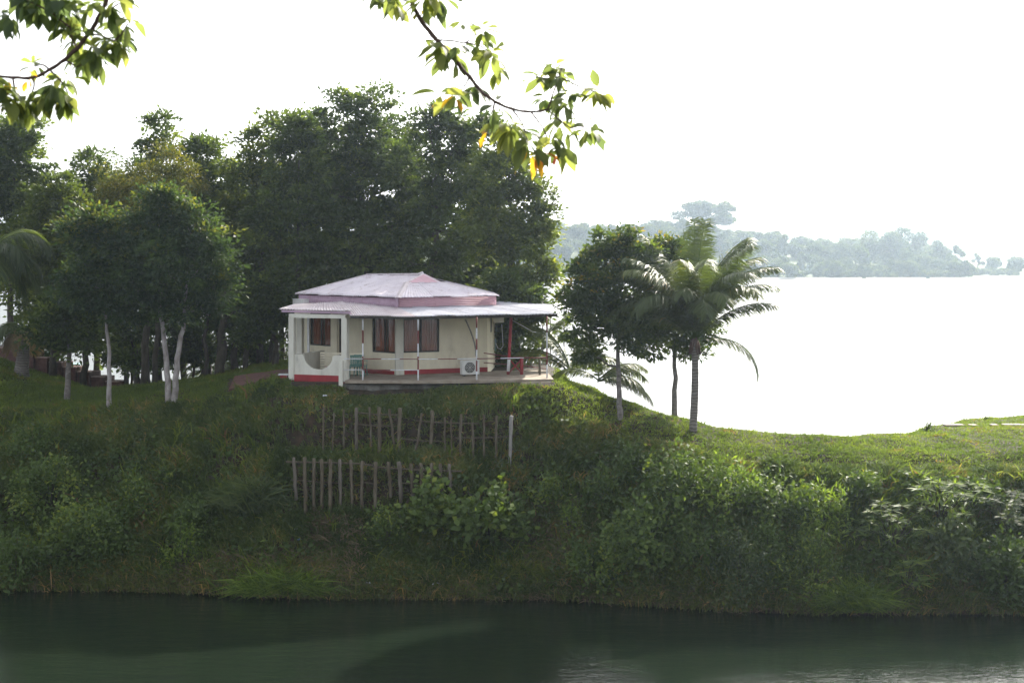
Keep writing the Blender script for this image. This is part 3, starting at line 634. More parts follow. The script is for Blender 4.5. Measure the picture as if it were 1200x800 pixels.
TREES = [
  # background mass from the left edge to the right of the house
  dict(px=12, base_y=430, d=77, lobes=[(0, 215, 42, 60), (25, 190, 32, 45), (18, 260, 40, 50), (-30, 180, 45, 60), (45, 235, 22, 40), (30, 160, 22, 25)], label='dense dark tree at the left edge, behind the drooping palm', n_clump=330, n_leaf=60, seed=1, base_z=6.2),
  dict(px=62, base_y=430, d=74, lobes=[(72, 245, 30, 40), (48, 290, 36, 45), (85, 300, 36, 50), (60, 350, 45, 40), (30, 330, 30, 40)], label='mid green bushy tree over the brick steps', mat='leaf_mid', n_clump=300, n_leaf=55, seed=2, base_z=6.0),
  dict(px=112, base_y=440, d=79, lobes=[(108, 200, 26, 24), (120, 240, 38, 40), (90, 265, 30, 40), (130, 300, 40, 40)], label='dark rounded tree with a peaked top, left of the tall olive tree', n_clump=260, n_leaf=50, seed=3, base_z=5.0),
  dict(px=186, base_y=440, d=74, lobes=[(184, 155, 24, 19), (190, 190, 26, 30), (160, 250, 50, 40), (210, 270, 45, 50), (175, 320, 55, 50)], label='tall dark tree rising behind the olive coloured crown', n_clump=330, n_leaf=55, seed=4, base_z=5.6),
  dict(px=170, base_y=445, d=69.5, lobes=[(165, 225, 52, 30), (135, 240, 34, 28), (205, 215, 30, 30), (180, 260, 40, 25), (190, 185, 16, 16)], label='olive brown tree with fine yellowish leaves above the white trunks', mat='leaf_olive', n_clump=250, n_leaf=55, leaf=0.16, clump_r=0.5, seed=5, base_z=6.3),
  dict(px=243, base_y=445, d=75, lobes=[(240, 190, 24, 28), (262, 235, 36, 50), (228, 250, 32, 50), (250, 320, 42, 60)], label='dark upright tree between the olive tree and the tall central trees', n_clump=300, n_leaf=55, seed=6, base_z=5.4),
  dict(px=305, base_y=445, d=73, lobes=[(338, 142, 10, 12), (300, 165, 12, 14), (305, 180, 28, 22), (290, 215, 32, 38), (325, 230, 34, 45), (300, 290, 45, 60), (290, 360, 40, 40), (318, 150, 14, 14)], label='tall green tree left of the house with a tapering top', mat='leaf_mid', n_clump=360, n_leaf=55, seed=7, base_z=6.4),
  dict(px=352, base_y=445, d=70.5, lobes=[(350, 160, 24, 22), (352, 205, 34, 42), (330, 270, 38, 50), (368, 290, 38, 60), (345, 360, 45, 38)], label='dark tree directly behind the left end of the house', n_clump=340, n_leaf=55, seed=8, base_z=6.8),
  dict(px=425, base_y=445, d=74, lobes=[(398, 122, 13, 13), (412, 132, 18, 16), (445, 118, 20, 15), (372, 150, 20, 18), (400, 175, 36, 30), (430, 160, 30, 30), (445, 200, 48, 45), (400, 230, 48, 50), (430, 290, 70, 55), (470, 260, 45, 60)], label='tallest tree of the grove, its wide crown above the house roof', mat='leaf_dark', trunk_r=0.3, n_clump=560, n_leaf=58, seed=9, base_z=6.0),
  dict(px=505, base_y=445, d=72, lobes=[(488, 118, 15, 13), (512, 135, 22, 20), (505, 150, 30, 28), (535, 170, 36, 32), (490, 205, 45, 45), (550, 215, 45, 45), (520, 270, 60, 50), (500, 310, 60, 40), (560, 150, 22, 18)], label='spreading dark tree over the right half of the roof', mat='leaf_dark', trunk_r=0.3, n_clump=520, n_leaf=54, seed=10, base_z=6.3, gap=0.03),
  dict(px=590, base_y=445, d=70, lobes=[(590, 215, 34, 40), (622, 225, 22, 22), (628, 260, 22, 22), (610, 290, 34, 34), (575, 270, 36, 50), (630, 320, 18, 22), (600, 345, 36, 30), (590, 175, 24, 22)], label='dark tree right of the roof with a ragged lake side edge', mat='leaf_mid', trunk_r=0.25, n_clump=430, n_leaf=50, seed=11, base_z=6.4, gap=0.03),
  dict(px=606, base_y=445, d=68, lobes=[(600, 385, 30, 28), (590, 350, 30, 30), (618, 360, 22, 26), (590, 420, 26, 18)], label='dark understorey tree beside the right end of the porch', n_clump=240, n_leaf=50, seed=12, base_z=6.6),
  dict(px=258, base_y=440, d=72, lobes=[(250, 365, 38, 32), (225, 345, 32, 35), (275, 380, 30, 25)], label='shadowy low tree between the white trunks and the house', n_clump=220, n_leaf=55, seed=13, base_z=6.3),
  dict(px=322, base_y=440, d=69, lobes=[(318, 355, 26, 40), (300, 385, 24, 22)], label='narrow dark tree touching the left end of the roof', n_clump=150, n_leaf=50, seed=14, base_z=6.9),
  dict(px=160, base_y=450, d=72, lobes=[(150, 390, 34, 26), (180, 380, 30, 26), (115, 380, 28, 22), (165, 425, 30, 14)], label='loose leafy understorey tree behind the three left trunks', n_clump=170, n_leaf=42, seed=15, base_z=5.9),
  dict(px=385, base_y=445, d=76, lobes=[(385, 260, 40, 60), (390, 330, 45, 50), (370, 200, 26, 40), (420, 345, 40, 40)], label='dark tree between the two tall crowns behind the roof ridge', n_clump=330, n_leaf=60, leaf=.24, seed=31, base_z=5.6),
  dict(px=470, base_y=445, d=77, lobes=[(465, 190, 30, 50), (470, 290, 50, 60), (450, 340, 50, 40), (500, 330, 45, 40)], label='dark tree filling the middle of the grove behind the gable', n_clump=360, n_leaf=60, leaf=.24, seed=32, base_z=5.2),
  dict(px=560, base_y=445, d=76, lobes=[(555, 260, 45, 60), (560, 330, 45, 45), (590, 300, 34, 50), (540, 350, 40, 30)], label='dark tree low behind the right end of the roof', n_clump=330, n_leaf=60, leaf=.24, seed=33, base_z=5.4),
  dict(px=330, base_y=445, d=77, lobes=[(330, 260, 40, 60), (320, 330, 45, 50), (345, 380, 40, 35), (275, 300, 36, 50)], label='dark tree in the second rank left of the roof', n_clump=330, n_leaf=60, leaf=.24, seed=34, base_z=5.4),
  dict(px=215, base_y=445, d=78, lobes=[(215, 260, 44, 60), (210, 330, 50, 50), (240, 380, 34, 22), (260, 290, 36, 60), (180, 220, 30, 40)], label='dark tree in the second rank behind the forked white trunks', n_clump=340, n_leaf=60, leaf=.24, seed=35, base_z=5.0),
  dict(px=40, base_y=445, d=80, lobes=[(40, 270, 50, 50), (30, 330, 50, 45), (80, 320, 45, 50), (130, 330, 40, 45), (55, 370, 40, 25)], label='dark tree in the second rank behind the stout palm', n_clump=360, n_leaf=60, leaf=.24, seed=36, base_z=5.6),
  dict(px=225, base_y=445, d=74, lobes=[(222, 410, 26, 22), (250, 418, 20, 18), (200, 420, 18, 14)], label='dark low bush in the shade just right of the forked trunks', name='bush', cat='bush', n_clump=130, n_leaf=40, seed=61, base_z=5.8, trunk_r=.08),
  dict(px=292, base_y=445, d=74, lobes=[(292, 412, 22, 20), (310, 420, 16, 16)], label='dark low bush in the shade just left of the porch', name='bush', cat='bush', n_clump=90, n_leaf=40, seed=62, base_z=6.2, trunk_r=.08),
  dict(px=155, base_y=445, d=76, lobes=[(158, 415, 24, 18), (182, 424, 14, 12), (138, 424, 14, 12)], label='dark low bush between the slim pale trunk and the forked one', name='bush', cat='bush', n_clump=100, n_leaf=40, seed=63, base_z=5.2, trunk_r=.08),
  dict(px=60, base_y=445, d=76, lobes=[(64, 408, 24, 16), (88, 398, 24, 16)], label='dark low bush hanging over the brick steps', name='bush', cat='bush', n_clump=90, n_leaf=40, seed=64, base_z=6.0, trunk_r=.08),
  # front trees on the left
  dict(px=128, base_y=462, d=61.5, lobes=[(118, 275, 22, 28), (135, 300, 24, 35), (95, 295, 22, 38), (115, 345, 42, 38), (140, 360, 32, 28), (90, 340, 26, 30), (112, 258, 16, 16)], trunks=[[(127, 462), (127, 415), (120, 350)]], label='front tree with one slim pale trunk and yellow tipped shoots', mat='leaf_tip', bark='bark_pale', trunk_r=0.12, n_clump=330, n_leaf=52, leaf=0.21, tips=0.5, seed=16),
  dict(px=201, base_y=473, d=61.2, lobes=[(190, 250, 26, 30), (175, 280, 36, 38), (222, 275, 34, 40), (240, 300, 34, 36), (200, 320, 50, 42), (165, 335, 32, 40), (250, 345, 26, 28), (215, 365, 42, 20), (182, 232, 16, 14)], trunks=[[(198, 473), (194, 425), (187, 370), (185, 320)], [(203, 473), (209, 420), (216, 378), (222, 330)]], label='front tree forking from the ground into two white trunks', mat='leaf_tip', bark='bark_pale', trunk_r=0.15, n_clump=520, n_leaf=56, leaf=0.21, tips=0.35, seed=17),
  dict(px=79, base_y=458, d=64.5, lobes=[(75, 375, 32, 32), (50, 395, 26, 20), (95, 400, 28, 24), (100, 340, 26, 30)], trunks=[[(79, 458), (79, 415), (75, 370)]], label='low dark tree with a grey trunk in front of the brick steps', mat='leaf_dark', bark='bark_grey', trunk_r=0.15, n_clump=200, n_leaf=44, seed=18),
  # right side trees by the lake
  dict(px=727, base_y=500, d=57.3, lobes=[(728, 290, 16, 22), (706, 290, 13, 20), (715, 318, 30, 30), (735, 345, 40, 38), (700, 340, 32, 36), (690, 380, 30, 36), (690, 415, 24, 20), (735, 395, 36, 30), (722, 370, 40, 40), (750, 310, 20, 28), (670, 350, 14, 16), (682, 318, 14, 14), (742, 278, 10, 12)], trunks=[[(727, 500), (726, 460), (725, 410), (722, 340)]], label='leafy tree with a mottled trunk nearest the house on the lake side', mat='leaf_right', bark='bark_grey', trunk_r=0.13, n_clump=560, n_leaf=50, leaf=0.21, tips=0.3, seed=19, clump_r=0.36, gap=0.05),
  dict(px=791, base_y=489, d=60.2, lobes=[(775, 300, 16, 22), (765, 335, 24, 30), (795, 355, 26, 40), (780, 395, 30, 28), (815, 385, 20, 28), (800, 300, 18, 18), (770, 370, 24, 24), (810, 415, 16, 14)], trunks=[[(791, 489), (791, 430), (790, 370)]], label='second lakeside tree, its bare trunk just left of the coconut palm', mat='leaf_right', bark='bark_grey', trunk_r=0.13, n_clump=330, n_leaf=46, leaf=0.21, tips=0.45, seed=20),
]
for t_ in TREES: tree(**t_)

# slim bare trunks seen in the gaps of the grove
def bare_trunk(px, d, top_y, base_z, r0, lean, label, seed):
    r = np.random.default_rng(seed); s = d / F
    b = Vector(((px - 600) * s, d, base_z)); top = Vector(((px + lean - 600) * s, d + 0.5, H - (top_y - YH) * s))
    e = empty('tree', b, label, 'tree', 'dark trunks in the shade of the grove')
    m = MB(); q = [b.lerp(top, k / 8) + Vector(r.normal(size=3) * 0.05) * (k > 0) for k in range(9)]; q[0].z -= 0.5
    m.tube(q, [r0 * (1.2 - 0.6 * k / 8) for k in range(9)], 8)
    for k in (5, 6, 7):
        p = q[k] + Vector((r.normal() * 0.9, r.normal() * 0.6, 0.9)); m.tube([q[k], q[k].lerp(p, .5) + Vector((0, 0, .1)), p], [r0 * .4, r0 * .3, 0.02], 5)
    m.build('trunk', M['bark'], parent=e, origin=b)
    n = 500; C = np.array(top) + r.normal(size=(n, 3)) * [0.8, 0.8, 0.5]
    V_, Q_ = leaf_quads(C, r.normal(size=(n, 3)), r.normal(size=(n, 3)) + [0, 0, 1], r.uniform(.12, .24, n), r.uniform(.07, .12, n))
    np_mesh('crown', V_, Q_, M['leaf_dark'], parent=e, origin=b, tint=r.uniform(0, .5, n))
for k, (p, d, ty, bz, r0, ln) in enumerate([(181, 70, 340, 6.2, .13, 3), (242, 71, 350, 6.2, .10, -2), (257, 70, 340, 6.4, .22, 4), (275, 72, 350, 6.3, .16, -3), (287, 70, 345, 6.6, .12, 2), (318, 71, 350, 6.8, .14, 3), (98, 74, 350, 5.6, .16, 2), (237, 75, 360, 5.8, .09, 5), (148, 75, 380, 5.6, .12, -3)]):
    bare_trunk(p, d, ty, bz, r0, ln, 'dark shaded trunk under the grove, silhouetted against the bright lake', 300 + k)

# ------------------------------------------------------------------ palms
def frond(r, origin, az, el, length, droop, width, n=46, tint=(0.1, 0.8), twist=0.0):
    """returns leaf arrays and rachis points"""
    o = np.array(origin, dtype=float)
    pts = [o.copy()]; p = o.copy(); e = el
    step = length / 14
    for k in range(14):
        e -= droop / 14 * (0.4 + 1.2 * k / 14)
        p = p + step * np.array([math.cos(az) * math.cos(e), math.sin(az) * math.cos(e), math.sin(e)])
        pts.append(p.copy())
    pts = np.array(pts)
    P = []; D = []; N = []; Ls = []
    side0 = np.array([-math.sin(az + twist), math.cos(az + twist), 0])
    for j in range(n):
        f = 0.10 + 0.90 * j / (n - 1); x = f * 14; k = min(int(x), 13); q = pts[k] * (1 - (x - k)) + pts[k + 1] * (x - k)
        t = pts[k + 1] - pts[k]; t /= np.linalg.norm(t)
        wl_ = width * (math.sin(min(f * 1.25 + 0.18, 1.0) * math.pi / 2) * (1 - max(f - 0.6, 0) * 1.25))
        for sd in (-1, 1):
            dv = side0 * sd * 0.75 + t * 0.8 + np.array([0, 0, -0.30 - 0.35 * r.uniform()]) + r.normal(size=3) * 0.12
            P.append(q); D.append(dv); N.append(np.cross(t, side0) + r.normal(size=3) * 0.2); Ls.append(wl_ * r.uniform(0.8, 1.1))
    P = np.array(P); D = unit(np.array(D)); N = unit(np.array(N)); Ls = np.array(Ls)
    # each leaflet: two strips, the outer one hanging
    S = unit(np.cross(D, N)); w = 0.019
    Ls = Ls * 1.18; mid = P + D * (Ls * 0.5)[:, None]
    D2 = unit(D + np.array([0, 0, -0.75]) * r.uniform(0.3, 1.0, (len(P), 1)))
    end = mid + D2 * (Ls * 0.5)[:, None]
    V_ = np.stack([P - S * w * .5, P + S * w * .5, mid + S * w, mid - S * w, end + S * w * .15, end - S * w * .15], axis=1).reshape(-1, 3)
    b = np.arange(len(P)) * 6
    Q_ = np.concatenate([np.stack([b, b + 1, b + 2, b + 3], 1), np.stack([b + 3, b + 2, b + 4, b + 5], 1)])
    tt = np.clip(r.uniform(tint[0], tint[1]) + r.normal(0, .1, len(P)), 0, 1); tt = np.concatenate([tt, tt])
    return V_, Q_, tt, pts

def palm(base, crown, fronds, label, trunk_r=0.14, seed=0, name='palm_tree', nuts=True, trunk=True, mat='palm', dry=()):
    r = np.random.default_rng(seed)
    base = Vector(base); crown = Vector(crown)
    e = empty(name, base, label, 'palm tree')
    if trunk:
        m = MB(); q = []
        for k in range(15):
            f = k / 14; p = base.lerp(crown, f) + Vector((math.sin(f * 3) * 0.05, 0, 0)); q.append(p)
        q[0] = q[0] + Vector((0, 0, -0.3))
        m.tube(q, [trunk_r * (1.35 if k == 0 else 1.1 - 0.25 * k / 14 + 0.05 * (k % 2)) for k in range(15)], 12)
        m.build('trunk', M['palm_trunk'], parent=e, origin=base)
    for i, (az, el, ln, dr, wd) in enumerate(fronds):
        V_, Q_, tt, pts = frond(r, np.array(crown) + r.normal(size=3) * 0.05, math.radians(az + r.normal(0, 6)), math.radians(el + r.normal(0, 3)), ln, math.radians(dr), wd, n=int(40 + ln * 34))
        fr = np_mesh('frond', V_, Q_, M['palm_dry'] if i in dry else M[mat], parent=e, origin=crown, tint=tt)
        rb = MB(); rb.tube([tuple(x) for x in pts], [0.035 * (1 - 0.8 * k / 14) for k in range(15)], 5)
        rb.build('midrib', M['palm_dry'] if i in dry else M['shrub_yellow'], parent=fr, origin=crown)
    if trunk and nuts:
        hb = MB()
        for k in range(7):
            a = Vector((math.cos(k * 1.7) * 0.18, math.sin(k * 1.7) * 0.18, -0.25)); hb.tube([crown + Vector((0, 0, 0.1)), crown + a * 0.8, crown + a * 1.3 + Vector((0, 0, -0.25))], [0.09, 0.07, 0.03], 6)
        hb.build('leaf_sheath', M['bark_near'], parent=e, origin=crown)
    return e
# coconut palm on the ridge (az: 0 = right, 90 = away, 180 = left)
dP = find_d(812, 505)
pb = GP(812, dP); pc = W(814, 398, dP)
palm(pb, pc, [
    (10, 84, 4.7, 50, 0.8), (60, 86, 5.0, 30, 0.75), (150, 84, 4.8, 45, 0.8), (200, 80, 4.7, 70, 0.85), (-40, 82, 4.8, 60, 0.85), (-60, 76, 4.6, 90, .85), (240, 78, 4.6, 80, .85), (30, 76, 4.8, 70, .85), (175, 75, 4.6, 80, .85),
    (0, 72, 4.2, 85, 0.85), (-70, 72, 4.3, 110, 0.9), (185, 66, 4.4, 120, 0.9), (215, 68, 4.4, 125, 0.9), (150, 58, 4.0, 120, 0.85),
    (-12, 46, 3.7, 62, 0.8), (-5, 14, 3.3, 110, 0.75), (-75, 68, 4.2, 110, 0.9), (100, 64, 4.2, 100, 0.85), (-110, 72, 4.2, 110, 0.85), (195, 50, 3.7, 130, .85), (-15, 78, 4.8, 80, .85), (165, 78, 4.9, 60, .8), (-90, 80, 4.6, 80, .9), (-50, 70, 4.3, 105, .95), (130, 74, 4.6, 80, .9), (20, 80, 5.0, 55, .9), (-160, 76, 4.7, 85, .9), (95, 84, 5.1, 35, .8)],
    'coconut palm with a ringed trunk standing alone on the right ridge', seed=41, dry=())
# low trunkless palms between the porch and the lakeside tree
d_ = 63.0
palm(GP(668, d_), GP(668, d_) + Vector((0, 0, 0.5)), [(160, 55, 3.0, 90, .6), (120, 70, 3.2, 70, .6), (60, 60, 3.0, 90, .6), (20, 40, 3.0, 90, .6), (-20, 35, 2.8, 100, .6), (200, 45, 2.8, 90, .6), (-70, 50, 2.4, 90, .6), (175, 72, 3.2, 60, .6)],
     'low trunkless palm with arching fronds right of the porch', seed=42, trunk=False)
d_ = 60.0
palm(GP(702, d_), W(700, 446, d_), [(-5, 18, 2.6, 75, .7), (-30, 25, 2.4, 90, .7), (30, 35, 2.6, 80, .7), (180, 40, 2.2, 90, .6), (90, 60, 2.2, 80, .6), (10, 50, 2.5, 90, .6)],
     'young palm with fronds drooping over the slope below the lakeside tree', seed=43, trunk=False)
d_ = 71.0
palm(GP(632, d_), GP(632, d_) + Vector((0, 0, 0.8)), [(150, 60, 3.3, 70, .6), (100, 70, 3.4, 60, .6), (50, 62, 3.4, 80, .6), (0, 50, 3.2, 80, .6), (-40, 50, 3, 90, .6), (200, 50, 3, 80, .6), (20, 70, 3.4, 60, .6), (-90, 60, 3, 90, .6)],
     'pale green palm behind the porch against the lake glare', seed=44, trunk=False, mat='palm')
# left edge palm with a stout trunk
dL = 70.0
palm(W(25, 434, dL), W(27, 388, dL), [(-10, 25, 2.6, 120, .9), (190, 20, 2.6, 120, .9), (250, 30, 2.4, 130, .9), (60, 40, 2.6, 110, .8), (150, 40, 2.6, 110, .8), (-50, 35, 2.4, 130, .9), (-90, 20, 2.0, 110, .9), (90, 10, 2.2, 100, .9)],
     'short stout palm with dry hanging fronds beside the brick steps', seed=45, trunk_r=0.30, dry=(0, 5, 6, 7), nuts=False)
dL = 66.0
palm(W(-12, 440, dL), W(-14, 300, dL), [(-10, 60, 3.8, 130, 1.2), (-40, 40, 3.2, 130, 1.2), (10, 20, 3.2, 120, 1.2), (-60, 20, 2.8, 100, 1.2), (200, 50, 3.6, 110, 1.1), (120, 70, 3.6, 90, 1.0), (60, 60, 3.6, 100, 1.1), (260, 50, 3.4, 120, 1.0), (-20, -5, 2.6, 90, 1.1), (-5, 2, 3.4, 80, 1.1), (-80, -10, 2.2, 70, 1.1)],
     'tall palm at the left edge whose dark fronds droop into view', seed=46, trunk_r=0.15, mat='leaf_dark')
for i, (px, d, lab) in enumerate(((262, 76, 'small palm silhouetted in the gap behind the white trunks'), (334, 77, 'bright fronded palm low behind the left corner of the house'))):
    palm(Vector(((px - 600) / F * d, d, 5.2)), Vector(((px - 600) / F * d, d, 6.0)), [(0, 60, 2.6, 90, .6), (40, 50, 2.6, 90, .6), (150, 60, 2.6, 90, .6), (200, 50, 2.4, 90, .6), (90, 70, 2.8, 70, .6), (-60, 50, 2.2, 90, .6), (180, 30, 2.4, 80, .6), (-5, 30, 2.4, 80, .6)], lab, seed=50 + i, trunk=False)

# ------------------------------------------------------------------ the house
FL = 7.33                                   # floor height: 5.27 m below the eye
A = XD(466, 61.0); B = XD(571, 62.6); Cc = XD(581, 67.8); D_ = XD(345, 65.6); E_ = XD(402, 71.5)
house = empty('house', (A.x - 1.5, A.y + 3, FL), 'single storey cream house with pink and lilac corrugated roofs on the hilltop', 'house')
HO = house.location.copy()

def s_at(a, b, px):
    """distance along the ground line a-b at which bearing px meets it"""
    k = (px - 600) / F; dx, dy = b.x - a.x, b.y - a.y
    t = (k * a.y - a.x) / (dx - k * dy)
    return t * (b - a).length
def zrel(y, d): return Z(y, d)

def wall_with_openings(m, a, b, z0, z1, th, openings, mi=0, inner=-1):
    """slab from a to b; openings (s0,s1,za,zb); outside is the camera side"""
    L = (b - a).length; t = (b - a) / L; n = Vector((-t.y, t.x))
    if n.y < 0: n = -n                     # n points away from the camera
    def blk(s0, s1, za, zb):
        if s1 - s0 < 1e-4 or zb - za < 1e-4: return
        p = [a + t * s0, a + t * s1, a + t * s1 + n * th, a + t * s0 + n * th]
        m.prism(p, za, zb, mi)
    cur = 0
    for (s0, s1, za, zb) in sorted(openings):
        blk(cur, s0, z0, z1); blk(s0, s1, z0, za); blk(s0, s1, zb, z1); cur = s1
    blk(cur, L, z0, z1)
    return t, n

def window(a, t, n, s0, s1, za, zb, door=False):
    """frame set into the opening, glass and brown curtains behind"""
    w = 0.06
    c = a + t * ((s0 + s1) / 2)
    fr = MB(); rz = math.atan2(t.y, t.x)
    def bar(sa, sb, z0, z1, dep=0.09, back=0.03):
        m_ = a + t * ((sa + sb) / 2) + n * (back + dep / 2)
        fr.box((m_.x, m_.y, (z0 + z1) / 2), (sb - sa, dep, z1 - z0), rz)
    bar(s0 + .002, s0 + w, za + .002, zb - .002); bar(s1 - w, s1 - .002, za + .002, zb - .002)
    bar(s0 + w, s1 - w, zb - w, zb - .002); bar(s0 + w, s1 - w, za + .002, za + w)
    if not door:
        mid = (s0 + s1) / 2; bar(mid - .03, mid + .03, za + w, zb - w, 0.06, 0.04)
    wo_ = fr.build('door_frame' if door else 'window_frame', M['frame'], house, origin=(c.x, c.y, za))
    g = MB(); gc = c + n * 0.085
    g.box((gc.x, gc.y, (za + zb) / 2), (s1 - s0 - 2 * w, 0.008, zb - za - 2 * w), rz)
    g.build('door_leaf' if door else 'glass_pane', M['curtain'] if door else M['glass'], wo_, origin=(c.x, c.y, za))
    if not door:
        nf = 46
        for side, (sa, sb) in enumerate(((s0 + .04, (s0 + s1) / 2 - 0.10), ((s0 + s1) / 2 + 0.02, s1 - 0.06))):
            vs = []; fs = []
            for k in range(nf + 1):
                f = k / nf; p = a + t * (sa + (sb - sa) * f) + n * (0.17 + 0.025 * math.sin(f * 40 + side) + 0.012 * math.sin(f * 97))
                vs += [(p.x, p.y, za + .03), (p.x, p.y, zb - .03)]
            for k in range(nf): fs.append((2 * k, 2 * k + 2, 2 * k + 3, 2 * k + 1))
            cb = MB(); cb.add(vs, fs, 0, True); cb.build('curtain', M['curtain'], wo_, origin=(c.x, c.y, za))

def glass_mat():
    m, n, l, b = mat_new('window_glass')
    b.inputs['Base Color'].default_value = (0.8, 0.82, 0.82, 1); b.inputs['Roughness'].default_value = 0.03
    tr = n.new('ShaderNodeBsdfTransparent'); tr.inputs[0].default_value = (0.97, 0.97, 0.97, 1)
    fr = n.new('ShaderNodeValue'); fr.outputs[0].default_value = 0.07
    gl = n.new('ShaderNodeBsdfGlossy'); gl.inputs[0].default_value = (.5, .5, .52, 1); gl.inputs['Roughness'].default_value = 0.03
    mx = n.new('ShaderNodeMixShader'); l.new(fr.outputs[0], mx.inputs[0]); l.new(tr.outputs[0], mx.inputs[1]); l.new(gl.outputs[0], mx.inputs[2])
    l.new(mx.outputs[0], n['Material Output'].inputs['Surface'])
    return m
M['glass'] = glass_mat()

WT = FL + 2.92
wall = MB()
wr = (s_at(A, B, 472.5), s_at(A, B, 515), FL + 0.93, FL + 2.40)
tR, nR = wall_with_openings(wall, A, B, FL - 0.25, WT, 0.2, [wr])
AL = A; # left face runs from A to D
wl1 = (s_at(A, D_, 464), s_at(A, D_, 436), FL + 0.90, FL + 2.42)
wl2 = (s_at(A, D_, 388), s_at(A, D_, 363), FL + 1.02, FL + 2.50)
dr = (s_at(A, D_, 403), s_at(A, D_, 397), FL + 0.02, FL + 2.40)
tL, nL = wall_with_openings(wall, A, D_, FL - 0.25, WT, 0.2, [wl1, wl2, dr])
# lake side face with a small dark window slit, and the two rear faces
ws = ((Cc - B).length * 0.35, (Cc - B).length * 0.55, FL + 1.6, FL + 2.5)
tS = (Cc - B).normalized(); nS = Vector((-tS.y, tS.x))
def blk(s0, s1, za, zb):
    p = [B + tS * s0, B + tS * s1, B + tS * s1 + nS * 0.2, B + tS * s0 + nS * 0.2]; wall.prism(p, za, zb)
LS = (Cc - B).length
blk(0.0, ws[0], FL - .25, WT); blk(ws[0], ws[1], FL - .25, ws[2]); blk(ws[0], ws[1], ws[3], WT); blk(ws[1], LS, FL - .25, WT)
wall.seg(Cc, E_, FL - .25, WT, 0.2, 0.1); wall.seg(E_, D_, FL - .25, WT, 0.2, 0.1)
wall.build('wall', M['wall'], house)
window(A, tR, nR, *wr); window(A, tL, nL, *wl1); window(A, tL, nL, *wl2); window(A, tL, nL, *dr, door=True)
fr = MB(); c = B + tS * ((ws[0] + ws[1]) / 2) + nS * 0.05
fr.box((c.x, c.y, (ws[2] + ws[3]) / 2), (ws[1] - ws[0] - .004, 0.06, ws[3] - ws[2] - .004), math.atan2(tS.y, tS.x)); fr.build('side_window', M['frame'], house)
fl = MB(); fl.prism([A + nR * .25 + tR * .1, B - tR * .3 + nR * .2, Cc - Vector((.3, .3)), E_ - Vector((0, .4)), D_ + Vector((.4, -.1))], FL - 0.1, FL + 0.01); fl.build('floor', M['dark'], house)
# corner pilaster and porch pilaster
pi = MB(); rzR = math.atan2(tR.y, tR.x); rzL = math.atan2(tL.y, tL.x)
p = A + tR * 0.06 - nR * 0.03; pi.box((p.x, p.y, (FL - .25 + WT) / 2), (0.34, 0.16, WT - FL + .25), rzR); pi.build('corner_pilaster', M['white'], house)
pi = MB(); s = s_at(A, D_, 393); p = A + tL * s - nL * 0.04; pi.box((p.x, p.y, (FL + WT) / 2), (0.42, 0.12, WT - FL), rzL); pi.build('wall_pilaster', M['wall'], house)
# red plinth bands
pl = MB()
def band(a, t, n, s0, s1, z0, z1, proud=0.015, th=0.05, m_=pl):
    p = [a + t * s0 - n * proud, a + t * s1 - n * proud, a + t * s1 + n * (th - proud), a + t * s0 + n * (th - proud)]; m_.prism(p, z0, z1)
band(A, tR, nR, 0.30, (B - A).length + .01, FL - .04, FL + 0.20)
band(A, tL, nL, 0.2, (D_ - A).length * 0.98, FL - .04, FL + 0.15)
pl.build('red_skirting', M['red'], house)
# curved bracket / pipe on the front wall
ab = MB(); pts = []
for k in range(11):
    f = k / 10; px = 545 + 12.5 * math.sin(f * math.pi / 2); y = 374 + 43 * f
    s = s_at(A, B, px); q = A + tR * s - nR * 0.03; pts.append((q.x, q.y, Z(y, q.y)))
ab.tube(pts, 0.03, 6); ab.build('drain_pipe', M['post_pale'], house)

# --- corrugated sheets
def corr(name, in0, in1, out0, out1, mat, period=0.15, amp=0.019, nv=10, sag=0.0, th=0.012, seed=0, parent=house, along='slope', overlap=True):
    """sheet between an upper edge in0-in1 and an eave out0-out1; the waves run down the slope"""
    in0, in1, out0, out1 = [np.array(tuple(v)) for v in (in0, in1, out0, out1)]
    r = np.random.default_rng(seed)
    Lw = max(np.linalg.norm(out1 - out0), np.linalg.norm(in1 - in0)); nu = int(Lw / period) * 6
    U = np.linspace(0, 1, nu + 1)[:, None, None]; Vv = np.linspace(0, 1, nv + 1)[None, :, None]
    top = in0 + (in1 - in0) * U; bot = out0 + (out1 - out0) * U
    P = top * (1 - Vv) + bot * Vv
    pos = (out0 + (out1 - out0) * U)
    run = U[:, :, 0] * Lw
    P[:, :, 2] += amp * np.sin(run * 2 * math.pi / period)
    P[:, :, 2] -= sag * np.sin(Vv[:, :, 0] * math.pi)
    if overlap:
        sheet = np.floor(run / 0.84); jit = r.uniform(-0.018, 0.022, 400)[sheet.astype(int) % 400]; P[:, :, 2] += jit
        edge = r.uniform(-0.03, 0.05, 400)[(sheet.astype(int) + 77) % 400]
        dvec = (bot - top); dvec = dvec / np.maximum(np.linalg.norm(dvec, axis=2, keepdims=True), 1e-6)
        P[:, -1:, :] += dvec * edge[:, :, None]
    n0, n1 = nu + 1, nv + 1
    V_ = P.reshape(-1, 3)
    ii = (np.arange(nu)[:, None] * n1 + np.arange(nv)[None, :]).ravel()
    Q_ = np.stack([ii, ii + n1, ii + n1 + 1, ii + 1], axis=1)
    o = np_mesh(name, V_, Q_, mat, parent=parent, origin=tuple(out0), smooth=True)
    sm = o.modifiers.new('thickness', 'SOLIDIFY'); sm.thickness = th; sm.offset = 0
    return o
def W3(px, d, z): return Vector(((px - 600) / F * d, d, z))

